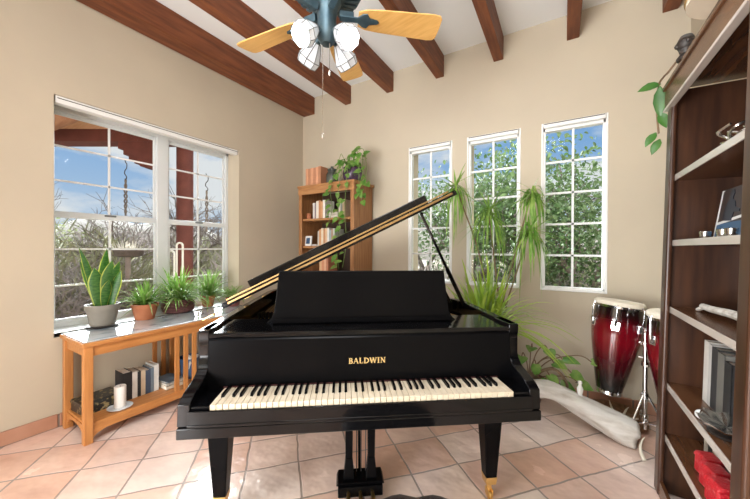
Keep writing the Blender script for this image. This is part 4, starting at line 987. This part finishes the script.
# ================================================================== CONGAS, STAND, DRIFTWOOD
def conga(loc, tilt, label, rotz=0):
    c_ = thing('conga_drum', label, 'drum', loc); ax = Vector((.857, .515, 0)); c_.rotation_euler = Matrix.Rotation(tilt, 3, Vector((-.515, .857, 0))).to_euler()
    P_ = catmull([(.078, .0, 0), (.088, .05, 0), (.112, .17, 0), (.140, .33, 0), (.155, .45, 0), (.154, .54, 0), (.146, .62, 0), (.140, .655, 0)], 4, False)
    MB().lathe([(q.x, q.y) for q in P_] + [(.130, .655), (0, .64)], n=40).build('shell', 'conga_lacquer', c_, smooth=True)
    MB().lathe([(.074, -.012), (.082, -.012), (.084, .012), (.080, .02)], n=36).build('base_ring', 'chrome', c_, smooth=True)
    MB().lathe([(0, .688), (.10, .688), (.140, .685), (.1535, .676), (.157, .664), (.155, .652), (.149, .648)], n=40).build('drum_head', 'drum_skin', c_, smooth=True)
    MB().lathe([(.147, .636), (.1525, .634), (.154, .650), (.149, .652)], n=40).build('rim', 'chrome', c_, smooth=True)
    for k in range(6):
        a = rotz + k*PI/3; o_ = Vector((math.cos(a), math.sin(a), 0)); t_ = Vector((-o_.y, o_.x, 0))
        b = MB(); hk = [o_*.156 + Vector((0, 0, .66)), o_*.168 + Vector((0, 0, .645)), o_*.171 + Vector((0, 0, .60)), o_*.170 + Vector((0, 0, .53))]
        b.tube(catmull(hk, 4, False), .0045, 7); b.tube([o_*.168 + Vector((0, 0, .512)), o_*.170 + Vector((0, 0, .545))], .0085, 8); b.build('tuning_lug', 'chrome', c_, smooth=True)
        v = [o_*.160 + t_*x + Vector((0, 0, z)) for x, z in ((-.022, .475), (.022, .475), (.026, .50), (.026, .535), (-.026, .535), (-.026, .50))]; v2 = [q - o_*.010 for q in v]
        b = MB(); b.add(v + v2, [(0,1,2,3,4,5), (11,10,9,8,7,6)] + [(i, i+6, (i+1) % 6+6, (i+1) % 6) for i in range(6)]); pl = b.build('side_plate', 'chrome', c_, bev=.002)
        # looping S emblem on each plate
        b = MB(); S_ = catmull([(.012, .522, 0), (.0, .530, 0), (-.011, .521, 0), (-.004, .511, 0), (.009, .503, 0), (.011, .492, 0), (0, .485, 0), (-.012, .492, 0)], 4, False)
        b.tube([o_*.1615 + t_*q.x + Vector((0, 0, q.y)) for q in S_], .0028, 5); b.build('emblem', 'dark_slot', pl, smooth=True)
    return c_
conga((3.478, -.345, .255), math.radians(6.5), 'red and black conga drum with pale head in full view by the window', .35)
conga((3.818, -.545, .235), math.radians(-1), 'red conga drum half hidden behind the dark bookcase', .5)
sd = thing('conga_stand', 'chrome tripod stand holding the two conga drums', 'stand', (3.675, -.415, 0))
MB().tube([(0, 0, .06), (0, 0, .78)], .014, 14).build('pole', 'chrome', sd, smooth=True)
b = MB()
for z in (.14, .30, .52, .66): b.lathe([(.014, z-.018), (.022, z-.016), (.022, z+.016), (.014, z+.018)], n=14); b.tube([(0, -.02, z), (0, -.055, z)], .006, 6); b.sphere((0, -.058, z), .010, 8)
b.build('collar', 'chrome', sd, smooth=True)
for k, a in enumerate((3.9, 5.9, 1.6)):
    d_ = Vector((math.cos(a), math.sin(a), 0)); b = MB(); b.tube([Vector((0, 0, .30)) + d_*.015, d_*.10 + Vector((0, 0, .14)), d_*.19 + Vector((0, 0, .012))], .0075, 8); b.tube([Vector((0, 0, .10)), d_*.115 + Vector((0, 0, .115))], .006, 6); b.build('leg', 'chrome', sd, smooth=True)
for k, (tx, ty) in enumerate(((-.045, .015), (.035, -.035))):
    b = MB(); b.tube([(0, 0, .66), (tx, ty, .665)], .008, 8); b.tube([(0, 0, .56), (tx*.75, ty*.75, .56)], .008, 8); b.tube([(tx, ty, .60), (tx, ty, .70)], .007, 8); b.sphere((tx*.5, ty*.5-.02, .66), .012, 8); b.build('drum_bracket', 'chrome', sd, smooth=True)

# driftwood log
P_ = catmull([(2.66, -.60, .075), (2.84, -.55, .15), (3.0, -.51, .215), (3.14, -.50, .222), (3.28, -.53, .178), (3.42, -.56, .13), (3.52, -.575, .10), (3.57, -.58, .088), (3.61, -.585, .08)], 5, False)
rads = []
for i in range(len(P_)):
    t_ = i/(len(P_)-1); rads.append((.058 + .008*math.sin(t_*7) + .042*math.exp(-((t_-.74)/.27)**2))*(1 if t_ < .95 else 1-(t_-.95)*4.5))
b = MB(); b.tube(P_, rads, 16); rs = random.Random(4)
b.v = [(x + .008*math.sin(z*60+x*23), y + .010*math.sin(x*31+z*44), max(z + .008*math.sin(x*17+y*50), .003)) for x, y, z in b.v]
dl = b.build('driftwood_log', 'driftwood', smooth=True, ang=80); tag(dl, 'large bleached driftwood log arching over the floor tiles below the congas', 'driftwood')
o = thing('white_figurine', 'small white bird figurine standing on the driftwood log', 'figurine', (3.29, -.52, .232))
MB().lathe([(.016, 0), (.019, .006), (.014, .02), (.020, .045), (.021, .062), (.012, .082), (.010, .092), (.015, .104), (.012, .117), (0, .122)], n=16).build('body', 'ceramic_white', o, smooth=True)
MB().tube([(-.012, 0, .106), (-.032, -.004, .100)], [.005, .0008], 6).build('beak', 'dark_wood', o)
# woven tray with antlers on the floor
o = thing('woven_tray', 'round brown woven tray on the floor under the congas', 'tray', (3.52, -.245, 0))
prof = [(.0, .004), (.17, .004), (.20, .012)] + [(.205+.004*math.sin(i*PI/2), .015+i*.009) for i in range(6)] + [(.196, .062), (.19, .02), (0, .014)]
MB().lathe(prof, n=36).build('body', 'wicker', o, smooth=True)
def antler(loc, rz, sc_, label):
    o_ = thing('antler', label, 'antler', loc, rz); b_ = MB()
    b_.tube(catmull([(0, 0, .02), (.07, .01, .04), (.14, .05, .05), (.18, .11, .06)], 5, False), [.014*sc_*(1-.045*i) for i in range(16)], 8)
    b_.tube([(.07, .012, .04), (.09, -.03, .07), (.10, -.06, .085)], [.010*sc_, .007*sc_, .001], 7); b_.tube([(.13, .045, .05), (.17, .03, .085), (.19, .02, .10)], [.010*sc_, .006*sc_, .001], 7)
    b_.build('horn', 'bone', o_, smooth=True)
antler((3.45, -.33, .012), -.4, 1.0, 'pale forked antler lying in the woven tray'); antler((3.63, -.30, .012), 2.2, .9, 'second forked antler behind the driftwood end in the tray')
o = tag(MB().tube(catmull([(3.618, -.735, .004), (3.606, -.715, .035), (3.606, -.69, .066), (3.62, -.66, .092), (3.635, -.64, .105)], 5, False), [.012-.0005*i for i in range(21)], 8).build('curved_horn', 'bone', smooth=True), 'small curved white horn on the floor against the dark bookcase', 'horn')
# pothos beside the log
o = thing('floor_pothos', 'leafy pothos in a dark pot on the floor right of the piano', 'plant', (2.93, -.23, 0)); MB().lathe(pot_lathe(.12, .09, .2), n=26).build('pot', 'pot_rust', o, smooth=True); soil(o, .105, .182)
vn = MB(); lv = MB(); rs = random.Random(8)
for (tx, ty, tz) in ((.06, -.12, .36), (.19, -.13, .40), (.31, -.13, .345), (.235, -.14, .24), (.145, -.10, .49), (.44, -.13, .455), (.09, -.16, .25), (-.05, -.1, .40), (.25, -.10, .43), (.02, .05, .45), (.36, -.12, .27), (.16, -.18, .31)):
    vn.tube(catmull([(0, 0, .18), (tx*.35, ty*.4, .18+(tz-.18)*.75), (tx*.8, ty*.9, tz+.03), (tx, ty, tz)], 5, False), .0045, 6)
    d_ = Vector((tx+rs.uniform(-.1, .1), rs.uniform(-.35, 0), rs.uniform(-.12, .1))); lv.leaf((tx, ty, tz), d_, (rs.uniform(-.3, .3), -.75, .8), rs.uniform(.10, .14), rs.uniform(.075, .1), .2, True)
vn.tube(catmull([(0.02, -.02, .18), (.10, -.10, .30), (.2, -.17, .36), (.28, -.15, .26), (.26, -.12, .15)], 5, False), .011, 7)
vn.build('stems', 'stem_brown', o, smooth=True); lv.build('leaves', 'pothos', o, smooth=True)

# ================================================================== DARK BOOKCASE ON THE RIGHT
BKL = Vector((3.612, -1.45, 0)); BKR = math.radians(1.25); BH2 = 2.21
bk = thing('dark_bookcase', 'tall dark walnut bookcase on the right wall with open shelves', 'bookcase', BKL); bk.rotation_euler = (0, BKR, 0)
MBK = Matrix.Translation(BKL) @ Matrix.Rotation(BKR, 4, 'Y')
def onbk(o_, x, y, z, rz=0):
    o_.location = MBK @ Vector((x, y, z)); o_.rotation_euler = (Matrix.Rotation(BKR, 3, 'Y') @ Matrix.Rotation(rz, 3, 'Z')).to_euler(); return o_
for s_ in (-1, 1):
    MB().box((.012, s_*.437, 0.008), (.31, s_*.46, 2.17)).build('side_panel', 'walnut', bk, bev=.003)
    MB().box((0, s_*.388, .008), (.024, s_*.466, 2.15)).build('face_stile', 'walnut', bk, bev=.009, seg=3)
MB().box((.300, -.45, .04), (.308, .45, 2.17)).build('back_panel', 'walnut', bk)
SZ = [.335, .612, 1.02, 1.372, 1.715]
for z in SZ:
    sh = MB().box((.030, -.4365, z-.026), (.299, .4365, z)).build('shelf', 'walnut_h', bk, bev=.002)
    MB().box((.024, -.4365, z-.030), (.030, .4365, z+.001)).build('edge_glint_strip', 'edge_glint', sh, bev=.002)  # pale strip paints the glint along the shelf front
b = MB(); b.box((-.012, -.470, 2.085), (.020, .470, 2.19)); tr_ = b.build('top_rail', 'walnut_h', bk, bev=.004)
b = MB(); b.box((-.018, -.470, 2.072), (.014, .470, 2.086)); b.build('rail_bead', 'edge_glint', tr_, bev=.004)  # bead coloured pale to paint its highlight
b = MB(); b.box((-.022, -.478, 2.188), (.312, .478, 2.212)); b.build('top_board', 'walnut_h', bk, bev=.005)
MB().box((.006, -.40, .008), (.022, .40, .09)).build('plinth', 'walnut_h', bk)
def tbk(name, label, cat, x, y, z, rz=0, group=None): return onbk(thing(name, label, cat, group=group), x, y, z+.0012, rz)
# top of the case
o = tbk('carved_figure', 'small black carved head figure on top edge of the dark bookcase', 'figurine', .0, .195, 2.212)
b = MB(); b.lathe([(.030, 0), (.034, .01), (.020, .03), (.026, .05)], n=16); b.sphere((0, 0, .075), .036, 14, (1, .9, .95)); b.sphere((-.030, 0, .07), .012, 8); b.sphere((0, .03, .078), .009, 8); b.sphere((0, -.03, .078), .009, 8); b.build('body', 'dark_wood', o, smooth=True)
b = MB(); b.lathe([(.030, .095), (.022, .112), (0, .118)], n=14); b.build('hair', 'dark_slot', o, smooth=True)
o = tbk('rubber_plant', 'small plant with a few glossy leaves drooping off the top of the dark bookcase', 'plant', .14, .30, 2.212)
MB().lathe(pot_lathe(.08, .06, .12), n=22).build('pot', 'dark_glass', o, smooth=True); soil(o, .068, .108)
inv = MBK.inverted(); pl0 = Vector((.14, .30, 2.2132))
def L_(x, y, z): return inv @ Vector((x, y, z)) - pl0
vn = MB(); lv = MB()
vn.tube(catmull([(0, 0, .11), L_(3.68, -1.15, 2.285), L_(3.632, -1.10, 2.236), L_(3.632, -1.03, 2.250), L_(3.630, -.94, 2.245), L_(3.625, -.925, 2.12), L_(3.635, -.92, 1.98)], 5, False), .005, 6); vn.build('stem', 'stem_brown', o, smooth=True)
for bs, tp, wd in (((3.637, -.95, 2.246), (3.535, -.95, 2.236), .060), ((3.632, -.95, 2.235), (3.632, -.95, 2.06), .058), ((3.638, -.93, 2.095), (3.662, -.95, 2.0), .05), ((3.622, -.93, 1.985), (3.570, -.95, 1.91), .045), ((3.638, -.93, 1.945), (3.598, -.95, 1.86), .045)):
    b0 = L_(*bs); t0 = L_(*tp); lv.leaf(b0, t0-b0, (-.25, -1, .45), (t0-b0).length, wd, .12)
lv.build('leaves', 'leaf_dark', o, smooth=True)
o = tbk('frame_drum', 'round pale rimmed hand drum overhanging the top of the dark bookcase', 'drum', .035, -.245, 2.213)
MB().lathe([(.132, 0), (.141, 0), (.142, .048), (.133, .048)], n=44).build('hoop', 'bone', o, smooth=True); MB().lathe([(0, .046), (.134, .046), (.141, .050), (.143, .052), (0, .053)], n=44).build('skin', 'drum_skin', o, smooth=True)
MB().lathe([(.1405, .018), (.1455, .018), (.1455, .034), (.1405, .034)], n=44).build('band', 'brass', o, smooth=True)
# upper shelf
o = tbk('silver_ornament', 'twisted silver filigree ornament near the front of the highest shelf', 'ornament', .055, -.15, SZ[4])
b = MB()
for k in range(5):
    a = k*1.25; b.tube(catmull([(0, 0, .01), (.02*math.cos(a), .03*math.sin(a), .03), (.04*math.cos(a+.6), .06*math.sin(a+.6), .045), (.03*math.cos(a+1.4), .065*math.sin(a+1.4), .06)], 4, False), .005, 6)
b.lathe([(.03, 0), (.034, .006), (0, .012)], n=14); b.build('scrolls', 'silver', o, smooth=True)
# photograph leaning, three tins
o = tbk('framed_photo', 'framed photograph of a figure in dark blue clothes leaning on the shelf', 'picture', .150, .125, SZ[3], 0)
o.rotation_euler = (MBK.to_3x3() @ Matrix.Rotation(.12, 3, 'Y')).to_euler()
MB().box((0, -.20, 0), (.012, .18, .235)).build('frame', 'dark_wood', o, bev=.002)
fp = MB().box((-.003, -.192, .008), (.001, .172, .227)).build('picture', spine(200, (.035, .018, .014)), o)
MB().box((-.0045, .168, .004), (.008, .180, .231)).build('white_margin', 'white_paint', o)
b = MB(); b.box((-.0042, -.192, .008), (-.003, .168, .075)); b.build('blue_field', spine(201, (.03, .09, .18)), fp)
b = MB(); b.prism([(-.192, .100), (.168, .068), (.168, .080), (-.192, .112)], 0, -.0048, -.003); b.build('white_strip', 'white_paint', fp)
pts = [(.115, .086), (.118, .13), (.105, .165), (.080, .178), (.078, .190), (.086, .205), (.076, .222), (.056, .222), (.046, .205), (.052, .188), (.05, .178), (.026, .166), (.012, .140), (-.03, .128), (-.03, .116), (.02, .118), (.026, .08)]
b = MB(); b.prism(pts, 0, -.0055, -.003); b.build('figure', spine(202, (.004, .006, .016)), fp)
for k, (y, lab) in enumerate(((.235, 'silver tin farthest from the near post on the photo shelf'), (.050, 'silver tin in the middle of three below the framed photograph'), (-.025, 'silver tin closest to the near post on the photo shelf'))):
    o = tbk('silver_tin', lab, 'tin', .10, y, SZ[3], 0, 'silver tins in front of the framed photograph'); MB().lathe([(.017, 0), (.019, .003), (.019, .024), (.0205, .025), (.0205, .036), (.018, .038), (0, .038)], n=22).build('body', 'silver', o, smooth=True)
# branch on the middle shelf
o = tbk('driftwood_branch', 'weathered bare branch lying along the middle shelf of the dark bookcase', 'branch', .12, .30, SZ[2])
b = MB(); b.tube(catmull([(0, 0, .030), (-.005, -.12, .034), (.01, -.26, .040), (.0, -.42, .046), (.0, -.58, .05)], 5, False), [.013+.0004*i for i in range(21)], 10); b.tube([(0, -.02, .03), (-.01, .01, .012), (-.012, .02, .0085)], [.011, .009, .008], 8); b.tube([(.0, -.5, .03), (.0, -.5, .012)], [.014, .011], 8)
b.build('wood', 'driftwood', o, smooth=True)
# books on the fourth shelf (spines to the room: local -y of the book -> -x of the case, rotz = -90deg)
y = .262
for i, (t_, d_, h, c_, lab) in enumerate([(.052, .17, .285, (.62, .60, .56), 'thick white book at the far end of the dark bookcase row'), (.030, .17, .280, (.50, .49, .47), 'pale grey book beside the thick white one in the dark bookcase'), (.060, .17, .275, (.03, .03, .033), 'black book in the middle of the dark bookcase row'), (.062, .17, .270, (.16, .155, .14), 'mottled grey book after the black one in the dark bookcase'), (.06, .17, .25, (.02, .02, .022), 'black book at the near end of the dark bookcase row')]):
    o = book('book', (0, 0, 0), t_, d_, h, c_, lab, i=90+i); onbk(o, .122, y, SZ[1]+.0012, -PI/2); y -= t_+.002
z = SZ[1]+.0012
for i, (t_, c_, lab) in enumerate(((.034, (.62, .58, .55), 'thick white book lying lowest in the pile by the near post'), (.028, (.55, .52, .50), 'pale book lying second in the pile by the near post'), (.030, (.60, .20, .20), 'pink and white book lying topmost in the pile by the near post'))):
    o = book('flat_book', (0, 0, 0), t_, .16, .20, c_, lab, i=96+i, flat=True); onbk(o, .10, -.235, z, -PI/2); z += t_+.0006
o = tbk('shell_dish', 'silver shell shaped dish on a dark foot on the fourth shelf', 'dish', .085, -.10, SZ[1])
MB().lathe([(.05, 0), (.052, .008), (.025, .016), (.022, .024), (0, .024)], n=22).build('foot', 'dark_wood', o, smooth=True)
b = MB(); nn_ = 28; v = []; rr = [(.0, .026), (.05, .030), (.085, .042), (.092, .050), (.083, .050), (.05, .036), (.0, .032)]
for r_, z in rr:
    for k in range(nn_): a = 2*PI*k/nn_; w = 1 + .05*math.sin(a*7); v.append((max(r_, .0005)*w*math.cos(a)*.85, max(r_, .0005)*w*math.sin(a)*1.15, z + .006*math.sin(a*7)*(r_/.09)))
b.add(v, [(i*nn_+k, i*nn_+(k+1) % nn_, (i+1)*nn_+(k+1) % nn_, (i+1)*nn_+k) for i in range(6) for k in range(nn_)]); b.build('bowl', 'silver', o, smooth=True)
o = tbk('glass_ball', 'small clear glass ball in front of the shell dish', 'ornament', .045, .012, SZ[1]); MB().sphere((0, 0, .019), .019, 16).build('ball', 'clear_glass', o, smooth=True)
# fifth shelf: books at the back and red beaded boxes
y = .30
for i, (t_, h, c_, lab) in enumerate([(.045, .19, (.55, .50, .42), 'cream book at the far end of the lowest shelf'), (.045, .185, (.025, .03, .025), 'dark green book beside the cream one on the lowest shelf'), (.05, .19, (.52, .42, .30), 'tan book third on the lowest shelf'), (.05, .18, (.50, .48, .44), 'grey white book last on the lowest shelf')]):
    o = book('book', (0, 0, 0), t_, .14, h, c_, lab, i=110+i); onbk(o, .145, y, SZ[0]+.0012, -PI/2); y -= t_+.002
for k, (x, y, s_, lab) in enumerate(((.105, .105, .9, 'red beaded box farthest along the lowest shelf'), (.095, .005, .95, 'red beaded box in the middle of the lowest shelf'), (.085, -.10, 1.0, 'red beaded box closest to the near post on the lowest shelf'))):
    o = tbk('beaded_box', lab, 'box', x, y, SZ[0], .2, 'red beaded boxes on the lowest shelf'); w = .040*s_; h = .075*s_
    b = MB(); b.box((-w, -w, 0), (w, w, h)); b.build('body', 'red_sequin', o, bev=.008)
    b = MB(); b.prism([(-w-.004, h), (w+.004, h), (w*.8, h+.02), (-w*.8, h+.02)], 1, -w-.004, w+.004); b.build('lid', 'red_sequin', o, bev=.006)
